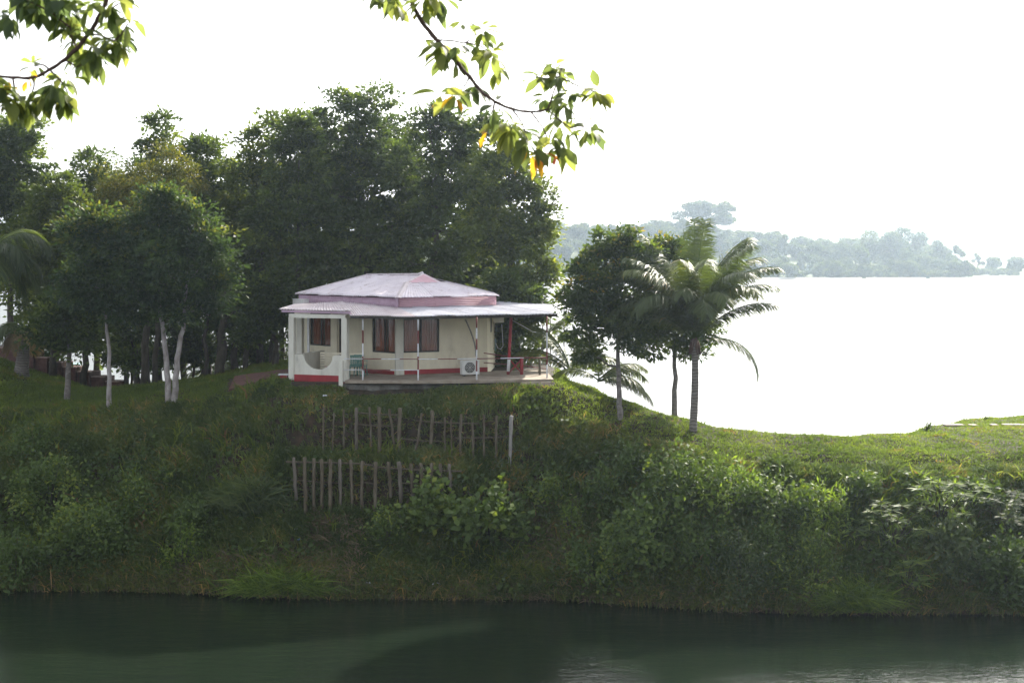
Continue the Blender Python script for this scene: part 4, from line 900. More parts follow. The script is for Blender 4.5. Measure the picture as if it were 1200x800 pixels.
# upper box under the main roof: A', B', C', E', D'
A1 = W3(466, 60.75, 0); B1 = W3(581.5, 62.9, 0); C1 = W3(576, 68.0, 0); E1 = W3(415, 71.0, 0); D1 = W3(350, 65.3, 0)
zb, zt_ = FL + 2.90, FL + 3.30
ring = [A1, B1, C1, E1, D1]
fa = MB()
def fascia(p, q, z0, z1, name, mat, horizontal):
    m_ = MB(); p = Vector(p[:2]); q = Vector(q[:2]); L = (q - p).length; t = (q - p) / L; n = Vector((t.y, -t.x))
    if horizontal:
        k = 48; vs = []; 
        for i in range(k + 1):
            f = i / k; z = z0 + (z1 - z0) * f; o_ = 0.012 * math.sin(f * 2 * math.pi * 6)
            vs += [(*(p + n * o_), z), (*(q + n * o_), z)]
        m_.add(vs, [(2 * i, 2 * i + 1, 2 * i + 3, 2 * i + 2) for i in range(k)], 0, True)
    else:
        k = int(L / 0.025); vs = []
        for i in range(k + 1):
            f = i / k; o_ = 0.012 * math.sin(f * L * 2 * math.pi / 0.15); c_ = p + (q - p) * f + n * o_
            vs += [(*c_, z0), (*c_, z1)]
        m_.add(vs, [(2 * i, 2 * i + 2, 2 * i + 3, 2 * i + 1) for i in range(k)], 0, True)
    o = m_.build(name, mat, house); sm = o.modifiers.new('thickness', 'SOLIDIFY'); sm.thickness = 0.02; sm.offset = -1
    return o
fascia(A1, B1, zb - .06, zt_, 'pink_fascia', M['fascia'], True)
fascia(D1, A1, zb - .10, zt_ - .01, 'lilac_fascia', M['fascia_lilac'], False)
fascia(B1, C1, zb - .05, zt_, 'pink_fascia', M['fascia'], True)
fascia(C1, E1, zb, zt_, 'pink_fascia', M['fascia'], True)
fascia(E1, D1, zb, zt_, 'pink_fascia', M['fascia'], True)
tb = MB(); p = A1 + Vector((-.02, -.04, 0)); tb.box((p.x, p.y, (zb + zt_) / 2 - .06), (.10, .05, zt_ - zb + .12), rzL); tb.build('corner_trim', M['fascia_lilac'], house)
# main roof: eaves a bit outside the box
ze = FL + 3.34
rA = W3(466.3, 60.4, ze - .03); rB = W3(584, 62.7, ze); rC = W3(577, 68.6, ze); rE = W3(413, 71.6, ze); rD = W3(346, 65.4, ze)
R1 = W(429.5, 322.3, 66.3); R2 = W(490, 322, 65.0); G0 = W(476.5, 331, 63.2); G1 = W(515, 331, 64.6); Gp = W(495.5, 321, 64.9)
corr('roof_slope', R1, R2, rD, W3(466.3, 60.4, ze), M['roof_pink'], seed=1, amp=.010)
corr('roof_slope', G0, G1, rA + Vector((0, 0, .03)), rB, M['roof_pink'], seed=2, amp=.010)
corr('roof_slope', G1, W3(522, 66.5, R2.z - .35), rB, rC, M['roof_pink'], seed=3, amp=.010)
corr('roof_slope', R1, R2, rE, rC, M['roof_pink'], seed=4, amp=.010)
corr('roof_slope', R1, R1 + Vector((.02, 0, 0)), rE, rD, M['roof_pink'], seed=5, amp=.010)
gb = MB()
gl_ = [G0 + Vector((0, -.04, 0)), G1 + Vector((0, -.04, 0)), Gp + Vector((0, -.10, 0))]
gb.add(gl_ + [g + Vector((.1, .25, 0)) for g in gl_], [(0, 1, 2), (5, 4, 3), (0, 3, 4, 1), (1, 4, 5, 2), (2, 5, 3, 0)]); gb.build('gable', M['fascia'], house)
cap = MB()
cap.tube([R1 + Vector((0, 0, .03)), R2 + Vector((0, 0, .03)), Gp + Vector((0, 0, .05))], [.05, .05, .08], 6); cap.build('ridge_cap', M['roof_pale'], house)
for a_, b_, w_ in ((G0, rA, .09), (G1, rB, .05), (R1, rD, .05), (Gp, G0, .04), (Gp, G1, .04)):
    cap = MB(); a_ = Vector(a_); b_ = Vector(b_); t = (b_ - a_).normalized(); s = t.cross(Vector((0, 0, 1))).normalized()
    up = Vector((0, 0, .03)); k = 8; vs = []
    for i in range(k + 1):
        p = a_.lerp(b_, i / k); vs += [p - s * w_ * 1.5 - Vector((0, 0, .01)), p + up, p + s * w_ * 1.5 - Vector((0, 0, .01))]
    cap.add(vs, [(3 * i + j, 3 * i + 3 + j, 3 * i + 4 + j, 3 * i + 1 + j) for i in range(k) for j in (0, 1)])
    o = cap.build('hip_cap', M['roof_pale'], house); sm = o.modifiers.new('thickness', 'SOLIDIFY'); sm.thickness = .015
# eave flashing line
# --- lower canopies
g0 = W(400, 352.5, 63.6); g1 = W3(410, 58.2, FL + 2.66); g2 = W3(488, 58.25, FL + 2.62); g3 = W3(466, 60.7, FL + 2.90)
h2 = W3(653, 60.4, FL + 2.63); h3 = W3(582, 62.9, FL + 2.90); i2 = W3(663, 67.0, FL + 2.72); i3 = W3(577, 68.0, FL + 2.90)
e0 = W3(326.5, 60.1, FL + 2.85); e1 = W3(413, 58.5, FL + 2.84)
corr('canopy_sheet', W(348, 355.5, 65.3), g0, e0, e1, M['roof_pale'], seed=6)
corr('canopy_sheet', g0, g3, g1, g2, M['roof_pale'], seed=7)
corr('canopy_sheet', g3, h3, g2 + Vector((0, 0, .006)), h2, M['roof_zinc'], seed=8)
corr('canopy_sheet', h3, i3, h2 + Vector((0, 0, .006)), i2, M['roof_zinc'], seed=9)
# beams under the canopies
bb = MB()
def beam(m_, a, b, w_, h_):
    a = Vector(a); b = Vector(b); t = b - a; rot = t.to_track_quat('X', 'Z').to_matrix(); m_.box((a + b) / 2, (t.length, w_, h_), rot=rot)
dz = Vector((0, 0, -.07)); inn = Vector((0, .12, 0))
beam(bb, g2 + dz + inn, h2 + dz + inn, .06, .09); bb.build('canopy_beam', M['frame'], house)
bb = MB(); beam(bb, g1 + dz + inn, g2 + dz + inn, .06, .09); bb.build('canopy_beam', M['frame'], house)
bb = MB(); beam(bb, h2 + dz + Vector((-.12, .1, 0)), i2 + dz + Vector((-.12, 0, 0)), .06, .09); bb.build('canopy_beam', M['frame'], house)
bb = MB()
for k in range(9):
    f = k / 8; a_ = g2.lerp(h2, f) + Vector((0, .15, -.06)); b_ = g3.lerp(h3, f) + Vector((0, -.05, -.06)); beam(bb, a_, b_, .05, .07)
bb.build('rafters', M['frame'], house)
# fascia board and beam of the left porch roof
F0 = XD(342.5, 59.7); F1 = XD(404.5, 58.9); tF = (F1 - F0).normalized(); nF = Vector((-tF.y, tF.x))
bb = MB(); beam(bb, W3(330, 60.1, FL + 2.77), W3(411, 58.55, FL + 2.76), .03, .10); bb.build('porch_fascia_board', M['fascia_lilac'], house)
bb = MB(); beam(bb, (F0.x - .1, F0.y, FL + 2.59), (F1.x + .05, F1.y, FL + 2.59), .22, .16); bb.build('porch_beam', M['white'], house)
# porch columns
def column(p, w_, z0=FL - .1, z1=FL + 2.53, mat='white', nm='porch_column'):
    m_ = MB(); m_.box((p.x, p.y, (z0 + z1) / 2), (w_, w_, z1 - z0), math.atan2(tF.y, tF.x)); m_.build(nm, M[mat], house, bevel=.01)
column(F0, .24); column(F1, .25); column(XD(352, 63.2), .26); column(XD(361.5, 62.2), .09, mat='pipewhite', nm='porch_pole')
# porch parapet with the round cut
pa = MB(); LF = (F1 - F0).length; z0, z1 = FL + .14, FL + 0.98
cx = s_at(F0, F1, 373.5); rw = 0.66; top = z1
poly = [(0.12, z0), (LF - 0.12, z0), (LF - .12, top), (cx + rw + .10, top), (cx + rw, top - .06)]
for k in range(1, 20):
    an = math.pi * k / 20; poly.append((cx + rw * math.cos(an), top - .06 - (0.55) * math.sin(an)))
poly += [(cx - rw, top - .06), (cx - rw - .10, top), (0.12, top)]
n_ = len(poly); th = .10
vs = [(*(F0 + tF * s_ - nF * th / 2), z_) for s_, z_ in poly] + [(*(F0 + tF * s_ + nF * th / 2), z_) for s_, z_ in poly]
pa.add(vs, [tuple(range(n_)), tuple(range(2 * n_ - 1, n_ - 1, -1))] + [(i, n_ + i, n_ + (i + 1) % n_, (i + 1) % n_) for i in range(n_)])
po = pa.build('porch_parapet', M['white'], house)
pr = MB(); pr.seg(F0 - tF * .15, F1 - tF * .02, FL - .45, FL + .137, .13); pr.build('red_plinth', M['red'], house)
# porch slab, side parapets, wing wall
K0 = D_ + tL * -0.3; sl = MB()
F0b = F0 + nF * 3.4; F1b = F1 + nF * 2.9
sl.prism([F0 - nF * .02 + tF * .02, F1 - nF * .02, F1b, F0b], FL - .5, FL - .02); sl.build('porch_floor', M['concrete'], house)
sp = MB(); sp.seg(F0 + nF * .12, F0 + nF * 2.9, FL - .13, FL + .95, .10); sp.build('porch_side_wall', M['white'], house)
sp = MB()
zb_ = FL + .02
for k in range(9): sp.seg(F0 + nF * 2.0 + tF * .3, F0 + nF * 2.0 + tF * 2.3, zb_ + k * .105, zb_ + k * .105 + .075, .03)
sp.build('shadow_stripe_slats', M['wall'], house)  # added slats; their gaps stand in for shadow stripes on the far parapet
sp = MB(); sp.seg(F1 + nF * .14, F1 + nF * 0.3, FL - .13, FL + .95, .10); sp.build('porch_side_wall', M['white'], house)
q = XD(399.6, 58.45); sp = MB(); sp.box((q.x, q.y, FL + .18), (.17, .22, 1.25), .0); sp.build('wing_wall', M['white'], house, bevel=.01)
# terrace slab and its foundation
T0 = XD(404, 58.35); T1 = XD(649, 58.9); T2 = XD(640, 63.3); T3 = B + Vector((.3, .3)); T4 = B; 
te = MB(); te.prism([T0, XD(500, 58.2), T1, T2, B + Vector((.4, .6)), B - nR * .02, A - nR * .02, F1b, F1 + tF * .15], FL - .13, FL); te.build('terrace_slab', M['concrete'], house, bevel=.015)
fo = bmesh.new(); 
fx = MB(); k = 60
r_ = np.random.default_rng(5)
vs = []; rows = 8
for i in range(k + 1):
    px = 403 + (560 - 403) * i / k
    for j in range(rows + 1):
        z = FL - .2 - 1.0 * j / rows
        o_ = (fbm(px * .08, j * .5, 8) - .45) * 0.35 * min(j / 1.5, 1)
        p = XD(px, 58.55 - o_ - .10 * j / rows); vs.append((p.x, p.y, z))
fx.add(vs, [(i * (rows + 1) + j, i * (rows + 1) + j + 1, (i + 1) * (rows + 1) + j + 1, (i + 1) * (rows + 1) + j) for i in range(k) for j in range(rows)], 0, True)
a_ = XD(403, 61); b_ = XD(628, 61)
o = fx.build('foundation', M['rock'], house); sm = o.modifiers.new('thickness', 'SOLIDIFY'); sm.thickness = .3; sm.offset = -1
# white tank on the porch roof, white box with its cable on the lake side wall
wb = MB(); p = W(354, 356, 65.0); wb.box((p.x, p.y, FL + 2.98), (.75, .5, .22), rzL); wb.box((p.x, p.y, FL + 3.105), (.79, .54, .03), rzL)
tag(wb.build('tank', M['plastic'], bevel=.02), 'low white tank lying on the left end of the porch roof', 'tank')
ac = empty('water_heater', W(585, 380, 64.0), 'white box hung on the lake side wall under the canopy', 'heater')
wb = MB(); p = W(585.5, 372.5, 64.0); wb.tube([p + Vector((-.28, 0, 0)), p + Vector((.0, 0, 0)), p + Vector((.19, 0, 0))], [.22, .22, .20], 16); wb.build('casing', M['plastic'], ac)
wb = MB(); wb.tube([W(588, 380, 64), W(589, 395, 64), W(589.5, 405, 64), W(587, 409, 64), W(583.5, 408, 64), W(581, 402, 64)], .014, 6); wb.build('cable', M['plastic'], ac)
wb = MB(); wb.box(W(580.5, 404, 64.5), (.04, .25, .55), 0.2); wb.build('teal_valve_box', M['teal'], ac)
# extra sheet roof fragment behind the canopy's far corner
fr_ = empty('shed', GP(652, 70), 'little lilac sheet roof on thin posts behind the canopy corner', 'shed')
a0, a1 = W(632, 365.5, 70), W(664, 361.5, 70); b0, b1 = W(644, 356, 72.5), W(664, 352, 72.5)
corr('sheet_roof', b0, b1, a0, a1, M['roof_zinc'], parent=fr_, seed=12)
for px, dd in ((636, 70.1), (661, 70.1), (645, 72.3)):
    m_ = MB(); g = GP(px, dd); m_.tube([g + Vector((0, 0, -.2)), Vector((g.x, g.y, Z(362, dd) + (0.1 if dd > 71 else 0)))], .03, 6); m_.build('post', M['post_pale'], fr_)

# --- banded canopy posts and the terrace railing
def banded(m_, p, q, r_, L0=.38, start=0):
    p = Vector(p); q = Vector(q); L = (q - p).length; n = max(1, int(round(L / L0)))
    for k in range(n):
        m_.tube([p.lerp(q, k / n), p.lerp(q, (k + 1) / n)], r_, 8, mi=(k + start) % 2, cap=(k in (0, n - 1)))
PM = [M['pipewhite'], M['maroon']]
for px, d, st, L0 in ((425.2, 58.55, 0, .5), (490, 58.4, 0, .5), (558.6, 58.6, 0, .42), (641, 59.3, 0, .6)):
    m_ = MB(); a_ = W3(px, d, FL - .1); b_ = W3(px, d, FL + 2.58); banded(m_, a_, b_, .034, L0, st); m_.build('canopy_post', PM, house)
m_ = MB(); m_.tube([W(595.5, 438.5, 61.0), W(599, 371, 61.0)], .066, 8, mi=1)
m_.tube([W(595.7, 435, 60.999), W(596.4, 421, 60.999)], .069, 8, mi=0); m_.build('leaning_post', [M['pipewhite'], M['red']], house)
rl = empty('railing', W3(500, 58.4, FL), 'red and white banded pipe railing along the terrace edge', 'railing')
def rail(pts, st=0, L0=.95, mats=PM, r_=.019):
    m_ = MB()
    for a_, b_ in zip(pts, pts[1:]): banded(m_, a_, b_, r_, L0, st)
    m_.build('rail', mats, rl)
zt = FL + .87; zm = FL + .42
rail([W3(403, 58.5, zt), W3(425.2, 58.5, zt)], 0, 2); rail([W3(425.4, 58.5, zt), W3(489.8, 58.35, zt)], 1, .75); rail([W3(490.2, 58.35, zt), W3(558.4, 58.55, zt)], 0, .8); rail([W3(558.8, 58.55, zt), W3(641, 59.25, zt)], 1, 1.0)
rail([W3(403, 58.5, zm), W3(425.2, 58.5, zm)], 0, 2); rail([W3(425.4, 58.5, zm), W3(489.8, 58.35, zm)], 1, 1.2)
# low gate with crossed red bars
gt = empty('gate', W(611, 439, 61.2), 'short red post and crossed red bars between the leaning post and the lake side', 'gate')
m_ = MB(); m_.tube([W(611.3, 439.3, 61.2), W(611.3, 418.5, 61.2)], .075, 8); m_.build('post', M['red'], gt)
m_ = MB(); m_.tube([W(597, 436, 61.1), W(609, 423, 61.2)], .03, 6); m_.tube([W(598, 422, 61.15), W(609.5, 435, 61.25)], .03, 6); m_.build('brace', M['red'], gt)
m_ = MB(); m_.tube([W(567, 413.5, 61.5), W(597, 418, 61.2)], .025, 6); m_.tube([W(597, 418.2, 61.2), W(640, 419.5, 61.2)], .025, 6); m_.build('rail', M['maroon'], gt)
m_ = MB(); m_.tube([W(567, 425.0, 61.5), W(597, 427, 61.2)], .02, 6); m_.tube([W(611, 428, 61.2), W(640, 432, 61.2)], .02, 6); m_.build('rail', M['maroon'], gt)
m_ = MB(); m_.tube([W(632.5, 442, 60.9), W(632.5, 421, 60.9)], .05, 6); m_.build('post', M['post'], gt)
wy = MB(); wy.tube([W(600, 375, 61.0), W(611, 381, 61.5), W(624, 388.5, 62.5), W(640, 392, 64)], .013, 5)
tag(wy.build('cable', M['plastic']), 'thin pale cable slanting away from the red leaning post', 'cable')

# air conditioner unit
acu = empty('air_conditioner', W3(550.5, 60.55, FL), 'white outdoor air conditioner unit with a round fan on the terrace', 'air conditioner')
o_ = W3(550.5, 60.55, FL)
m_ = MB(); m_.box(o_ + Vector((0, 0, .36)), (.78, .32, .60), rzR); m_.build('casing', M['plastic'], acu, bevel=.02)
def loc(x, y, z): return o_ + Vector((math.cos(rzR) * x - math.sin(rzR) * y, math.sin(rzR) * x + math.cos(rzR) * y, z))
m_ = MB(); n_ = 28; vs = [loc(-.06 + .235 * math.cos(2 * math.pi * k / n_), -.166, .36 + .235 * math.sin(2 * math.pi * k / n_)) for k in range(n_)] + [loc(-.06 + .235 * math.cos(2 * math.pi * k / n_), -.15, .36 + .235 * math.sin(2 * math.pi * k / n_)) for k in range(n_)]
m_.add(vs, [tuple(range(n_)), tuple(range(2 * n_ - 1, n_ - 1, -1))] + [(k, (k + 1) % n_, n_ + (k + 1) % n_, n_ + k) for k in range(n_)]); m_.build('fan_recess', M['grille'], acu)
m_ = MB()
for rad in (.23, .17, .11, .05): m_.tube([loc(-.06 + rad * math.cos(2 * math.pi * k / 24), -.18, .36 + rad * math.sin(2 * math.pi * k / 24)) for k in range(25)], .006, 4, cap=False)
for k in range(8): m_.tube([loc(-.06, -.18, .36), loc(-.06 + .23 * math.cos(k * math.pi / 4), -.18, .36 + .23 * math.sin(k * math.pi / 4))], .005, 4)
m_.build('fan_guard', M['plastic'], acu)
for sx in (-.28, .28):
    m_ = MB(); m_.box(loc(sx, 0, .03), (.06, .30, .06), rzR); m_.build('foot', M['grille'], acu)

# two teal plastic chairs in the porch
def chair(px, d, rz, label):
    o_ = W3(px, d, FL); e = empty('plastic_chair', o_, label, 'chair', 'teal chairs in the porch'); e.rotation_euler.z = rz
    def bld(fn, nm):
        m_ = MB(); fn(m_); o = m_.build(nm, M['teal'], None, origin=(0, 0, 0), bevel=.008); o.parent = e; return o
    bld(lambda m_: m_.box((0, 0, .43), (.46, .46, .035)), 'seat')
    def back(m_):
        for k in range(5): m_.box((-.17 + .085 * k, .235, .66), (.06, .02, .40))
        m_.box((0, .235, .88), (.44, .03, .07)); m_.box((0, .235, .50), (.44, .03, .05))
    bld(back, 'backrest')
    for sx in (-.2, .2):
        for sy in (-.2, .2): bld(lambda m_: m_.tube([(sx * 1.15, sy * 1.15, 0), (sx, sy, .42)], [.022, .03], 6), 'leg')
        bld(lambda m_: m_.tube([(sx * 1.1, -.2, .42), (sx * 1.15, -.2, .64), (sx * 1.15, .22, .66)], .02, 6), 'armrest')
chair(414.5, 60.2, math.radians(200), 'left teal plastic chair, nearest the white porch column')
chair(422.5, 60.5, math.radians(170), 'right teal plastic chair, nearest the first banded post')

# planter at the porch corner and the path
pt = empty('planter', W(332.5, 446, 59.9), 'small red planter with a white rim at the left porch corner', 'planter')
m_ = MB(); q = W(332.5, 442.5, 59.9); m_.box(q, (.26, .26, .24)); m_.build('pot', M['red'], pt)
m_ = MB(); m_.box(W(332.5, 438.6, 59.9), (.42, .34, .045)); m_.build('rim', M['pipewhite'], pt)
pm = MB(); k = 16
vs = []
for i in range(k + 1):
    px = 268 + (345 - 268) * i / k
    for d in (61.0, 64.5):
        p = GP(px + (d - 61) * 2, d); vs += [(p.x, p.y, p.z + .12), (p.x, p.y, p.z - .3)]
fs = []
for i in range(k):
    a_ = 4 * i; b_ = a_ + 4; fs += [(a_, b_, b_ + 2, a_ + 2), (a_, a_ + 1, b_ + 1, b_), (a_ + 2, b_ + 2, b_ + 3, a_ + 3)]
fs += [(0, 2, 3, 1), (4 * k, 4 * k + 1, 4 * k + 3, 4 * k + 2)]
pm.add(vs, fs); tag(pm.build('path', M['brick']), kind='structure')

# brick staircase on the left mound
st = empty('staircase', W(60, 445, 74.5), 'red brick staircase descending to the right behind the left palms', 'staircase')
for k in range(9):
    px0, px1 = -25 + 16 * k, 22 + 16.5 * k; y = 407 + 5.6 * k
    a_ = W(px0, y, 75.0); b_ = W(px1, y, 74.2)
    m_ = MB(); m_.prism([a_, b_, b_ + Vector((.2, 1.4, 0)), a_ + Vector((.2, 1.4, 0))], a_.z - .8, a_.z, 0)
    m_.prism([a_ + Vector((0, -.04, 0)), b_ + Vector((.03, -.04, 0)), b_ + Vector((.03, .3, 0)), a_ + Vector((0, .3, 0))], a_.z + .003, a_.z + .05, 1)
    m_.build('step', [M['brick'], M['steptop']], st)
hr = empty('handrail', W(10, 412, 77), 'thin white metal handrail at the top of the brick staircase', 'handrail')
m_ = MB(); m_.tube([W(-8, 397, 77), W(24, 400, 77), W(40, 407, 77)], .03, 6); m_.tube([W(-8, 404, 77.05), W(24, 407, 77.05)], .02, 6); m_.build('rail', M['pipewhite'], hr)
for px in (0, 8, 16, 24):
    m_ = MB(); m_.tube([W(px, 420, 77), W(px, 398, 77)], .025, 6); m_.build('post', M['pipewhite'], hr)
kk = empty('kiosk', W3(90, 82, 5.0), 'tiny stall with a teal awning seen between the left trunks', 'stall')
m_ = MB(); m_.prism([W3(81, 82, 0), W3(94, 82, 0), W3(95, 83.5, 0), W3(82, 83.5, 0)], 6.0, 6.12); m_.build('awning', M['teal'], kk)
m_ = MB(); m_.prism([W3(82, 82.6, 0), W3(94, 82.6, 0), W3(94, 83.2, 0), W3(82, 83.2, 0)], 4.6, 5.5); m_.build('counter', M['pipewhite'], kk)
for px in (82.5, 93):
    m_ = MB(); m_.tube([W3(px, 82.3, 4.4), W3(px, 82.3, 6.0)], .03, 6); m_.build('post', M['pipewhite'], kk)

# ------------------------------------------------------------------ retaining fences on the bank
def fence_post(e, px, d, y0, y1, r_, lean, mat):
    m_ = MB(); a_ = W(px - lean, y0, d); b_ = W(px, y1, d); q = []
    for k in range(7):
        q.append(a_.lerp(b_, k / 6) + Vector((random.uniform(-.018, .018), random.uniform(-.015, .015), 0)))
    a0 = a_ - (b_ - a_).normalized() * .35
    m_.tube([a0] + q, [r_ * 1.05] + [r_ * random.uniform(.88, 1.1) for _ in q], 8); m_.build('post', M[mat], e)
uf = empty('retaining_fence', W(490, 515, 55.9), 'upper row of rough wooden stakes holding the bank below the house', 'fence')
for px, y0, y1, r_, ln, mt in [(379, 520, 477, .03, 0, 'post'), (403, 516, 480, .03, 0, 'post'), (417.5, 523, 477.5, .05, 0, 'post_mid'), (433, 522, 477, .035, -2, 'post'), (444.5, 532, 477, .06, 0, 'post'),
        (456, 528, 479, .045, -7, 'post'), (468.5, 533, 478, .06, 1, 'post'), (494, 532, 484, .035, 7, 'post'), (506.5, 536, 481, .055, 2, 'post'), (521, 534, 489, .035, 0, 'post'), (540, 533, 485, .045, 1, 'post'),
        (554, 534, 495, .04, 0, 'post'), (567, 532, 486, .035, 0, 'post'), (581.5, 536, 487, .04, 0, 'post'), (599.5, 535, 487, .055, 2, 'post_pale'), (391, 517, 484, .025, 1, 'post'), (529, 534, 491, .028, 0, 'post')]:
    fence_post(uf, px, 55.65 + random.uniform(-.08, .08), y0, y1, r_ * 1.25, ln, mt)
for (a_, b_) in (((415, 483), (466, 486)), ((470, 514), (520, 517)), ((534, 513), (598, 511)), ((420, 497), (464, 499)), ((488, 493), (560, 496))):
    m_ = MB(); m_.tube([W(a_[0], a_[1], 55.9), W((a_[0] + b_[0]) / 2, (a_[1] + b_[1]) / 2 + 1, 55.9), W(b_[0], b_[1], 55.9)], .03, 6); m_.build('rail', M['post'], uf)
lf = empty('retaining_fence', W(440, 575, 54.2), 'lower row of thicker wooden stakes with top rails on the bank', 'fence')
for k, px in enumerate([344, 356.5, 367.5, 377, 387, 398.5, 411.5, 424.5, 440, 455.5, 467.5, 481, 493, 505.5, 515.5, 526.5]):
    y1 = 536 + (px - 344) * .045 + random.uniform(-1, 1); y0 = [575, 592, 588, 592, 590, 598, 600, 590, 588, 572, 578, 570, 572, 570, 582, 572][k]
    fence_post(lf, px, 54.25 + random.uniform(-.07, .07), y0, y1, random.uniform(.06, .078), random.uniform(-2.5, 1.0), 'post' if k % 5 else 'post_mid')
for (a_, b_, r_) in (((335, 541), (412, 543), .035), ((400, 542), (437, 545), .03), ((437, 547), (541, 552), .035), ((342, 562), (400, 566), .025), ((425, 565), (440, 567), .02), ((400, 580), (425, 582), .025), ((470, 566), (531, 568), .03)):
    m_ = MB(); m_.tube([W(a_[0], a_[1], 54.42), W((a_[0] + b_[0]) / 2, (a_[1] + b_[1]) / 2 + random.uniform(-1, 1), 54.42), W(b_[0], b_[1], 54.42)], r_, 6); m_.build('rail', M['post'], lf)

# ------------------------------------------------------------------ grass on the bank and the lawn (stuff)
def sample(n, px0, px1, d0, d1, r):
    px = r.uniform(px0, px1, n); d = r.uniform(d0, d1, n)
    return px, d
def blades(name, px, d, L, spread, nb, mat, tint, seed, width=.012, label=None, cat='grass', kind='stuff', lean=.5, zoff=0.0, droop=.35):
    r = np.random.default_rng(seed); n = len(px)
    z = ground(px, d); X = (px - 600) / F * d
    B0 = np.repeat(np.stack([X, d, z + zoff], 1), nb, axis=0); L_ = np.repeat(L, nb) * r.uniform(.5, 1.15, n * nb)
    B0[:, :2] += r.normal(size=(n * nb, 2)) * spread; 
    B0[:, 2] -= 0.05
    az = r.uniform(0, 2 * math.pi, n * nb); ln = np.abs(r.normal(0, lean, n * nb))
    D = unit(np.stack([np.cos(az) * ln, np.sin(az) * ln - .12, np.ones(n * nb)], 1))
    D2 = unit(D + np.stack([np.cos(az), np.sin(az), -np.ones(n * nb) * .6], 1) * (droop * r.uniform(.4, 1.8, n * nb))[:, None])
    S = unit(np.cross(D, np.stack([np.sin(az * 1.7), np.cos(az * 2.3), np.zeros(n * nb)], 1) + 1e-3))
    w = width * r.uniform(.6, 1.4, n * nb)[:, None]
    mid = B0 + D * (L_ * .55)[:, None]; end = mid + D2 * (L_ * .45)[:, None]
    V_ = np.stack([B0 - S * w * .7, B0 + S * w * .7, mid + S * w, mid - S * w, end + S * w * .2, end - S * w * .2], 1).reshape(-1, 3)
    b = np.arange(n * nb) * 6
    Q_ = np.concatenate([np.stack([b, b + 1, b + 2, b + 3], 1), np.stack([b + 3, b + 2, b + 4, b + 5], 1)])
    t = np.clip(np.repeat(tint, nb) + r.normal(0, .1, n * nb), 0, 1)
    o = np_mesh(name, V_, Q_, M[mat], tint=np.concatenate([t, t]))
    return tag(o, label, cat, kind=kind)

def in_house(px, d):
    return ((px > 403) & (px < 500) & (d > 57.9) & (d < 59)) | ((px > 338) & (px < 650) & (d > 58.25) & (d < 72) & (px < 652)) | ((px > 266) & (px < 345) & (d > 60.9) & (d < 64.6))
def crest_d(px):   # where the steep bank turns into mown ground
    return np.interp(px, [-100, 0, 150, 300, 345, 600, 650, 720, 790, 850, 950, 1050, 1200, 1300], [62, 62, 61.2, 59.5, 58.2, 57.5, 57.0, 56.2, 54.6, 53.6, 53.0, 53.0, 53.6, 53.8])
def water_d(px): return np.interp(px, [-600, 0, 110, 200, 330, 520, 650, 720, 790, 850, 950, 1200, 1800], [53.2, 53.2, 53.1, 52.8, 51.9, 51.8, 51.6, 51.0, 50.5, 50.0, 49.6, 49.6, 49.8])

r = np.random.default_rng(77)
# mown or short grass of the top
n = 110000; px = r.uniform(-60, 1260, n); d = crest_d(px) - 0.4 + (r.uniform(0, 1, n) ** 1.4) * 17
k = ~in_house(px, d) & (ground(px, d) > .6); px, d = px[k], d[k]
X = (px - 600) / F * d
pat = fbm(X * .5, d * .5, 21)
tint = np.clip(.42 + (pat - .47) * 1.1 + np.where(fbm(X * .8, d * 1.6, 31) > .68, .42, 0), 0, .97)
L = .07 + .10 * fbm(X * .9, d * .9, 41) + .10 * (r.uniform(size=len(px)) < .06)
L = np.where(px < 345, L * 1.4, L)
blades('lawn_grass', px, d, L, .07, 6, 'lawn', tint, 5, width=.014, label='short sunlit lawn grass over the hilltop and right ridge', lean=.8)
# rank grass on the bank
n = 52000; px = r.uniform(-60, 1260, n); c0 = water_d(px); c1 = crest_d(px) + .5; d = c0 + .02 + (c1 - c0) * r.uniform(0, 1, n)
X = (px - 600) / F * d; z_ = ground(px, d)
dn = fbm(X * .45, z_ * .8, 51)
k = (r.uniform(size=n) < np.clip((dn - .28) * 4, .15, 1)) & ~((px > 372) & (px < 600) & (z_ > 4.95) & (z_ < 6.15) & (r.uniform(size=n) < .86)) & ~((px > 338) & (px < 535) & (z_ > 3.2) & (z_ < 4.45) & (r.uniform(size=n) < .82)) & ~in_house(px, d)
px, d, X, z_ = px[k], d[k], X[k], z_[k]
tint = np.clip(.28 + (fbm(X * .9, z_ * 1.2, 61) - .47) * 1.5 + .20 * np.clip(z_ / 5, 0, 1) + np.where(r.uniform(size=len(px)) < .06, .4, 0), 0, 1)
L = (.22 + .45 * fbm(X * .7, z_ * .9, 71)) * np.interp(z_, [0, 1, 4.5, 6, 7], [.9, 1, .9, .7, .45])
blades('bank_grass', px, d, L * 1.25, .09, 7, 'grass', tint, 6, width=.022, label='rank dark grass covering the steep bank', lean=.45, droop=.6)
# scattered taller weed stems standing out of the bank
n = 5200; px = r.uniform(-60, 1260, n); c0 = water_d(px); c1 = crest_d(px) - .2; d = c0 + .3 + (c1 - c0 - .3) * r.uniform(0, 1, n)
X = (px - 600) / F * d; z_ = ground(px, d)
k = (fbm(X * .6, z_ * .9, 151) > .52) & ~((px > 345) & (px < 600) & (z_ > 4.7) & (z_ < 6.2)) & ~((px > 335) & (px < 535) & (z_ > 3.0) & (z_ < 4.45))
px, d = px[k], d[k]
blades('tall_weeds', px, d, .6 + .5 * r.uniform(size=len(px)), .06, 4, 'lawn', r.uniform(.1, .9, len(px)), 9, width=.026, label='taller weed blades standing out of the bank grass', cat='weeds', lean=.3, droop=.8)
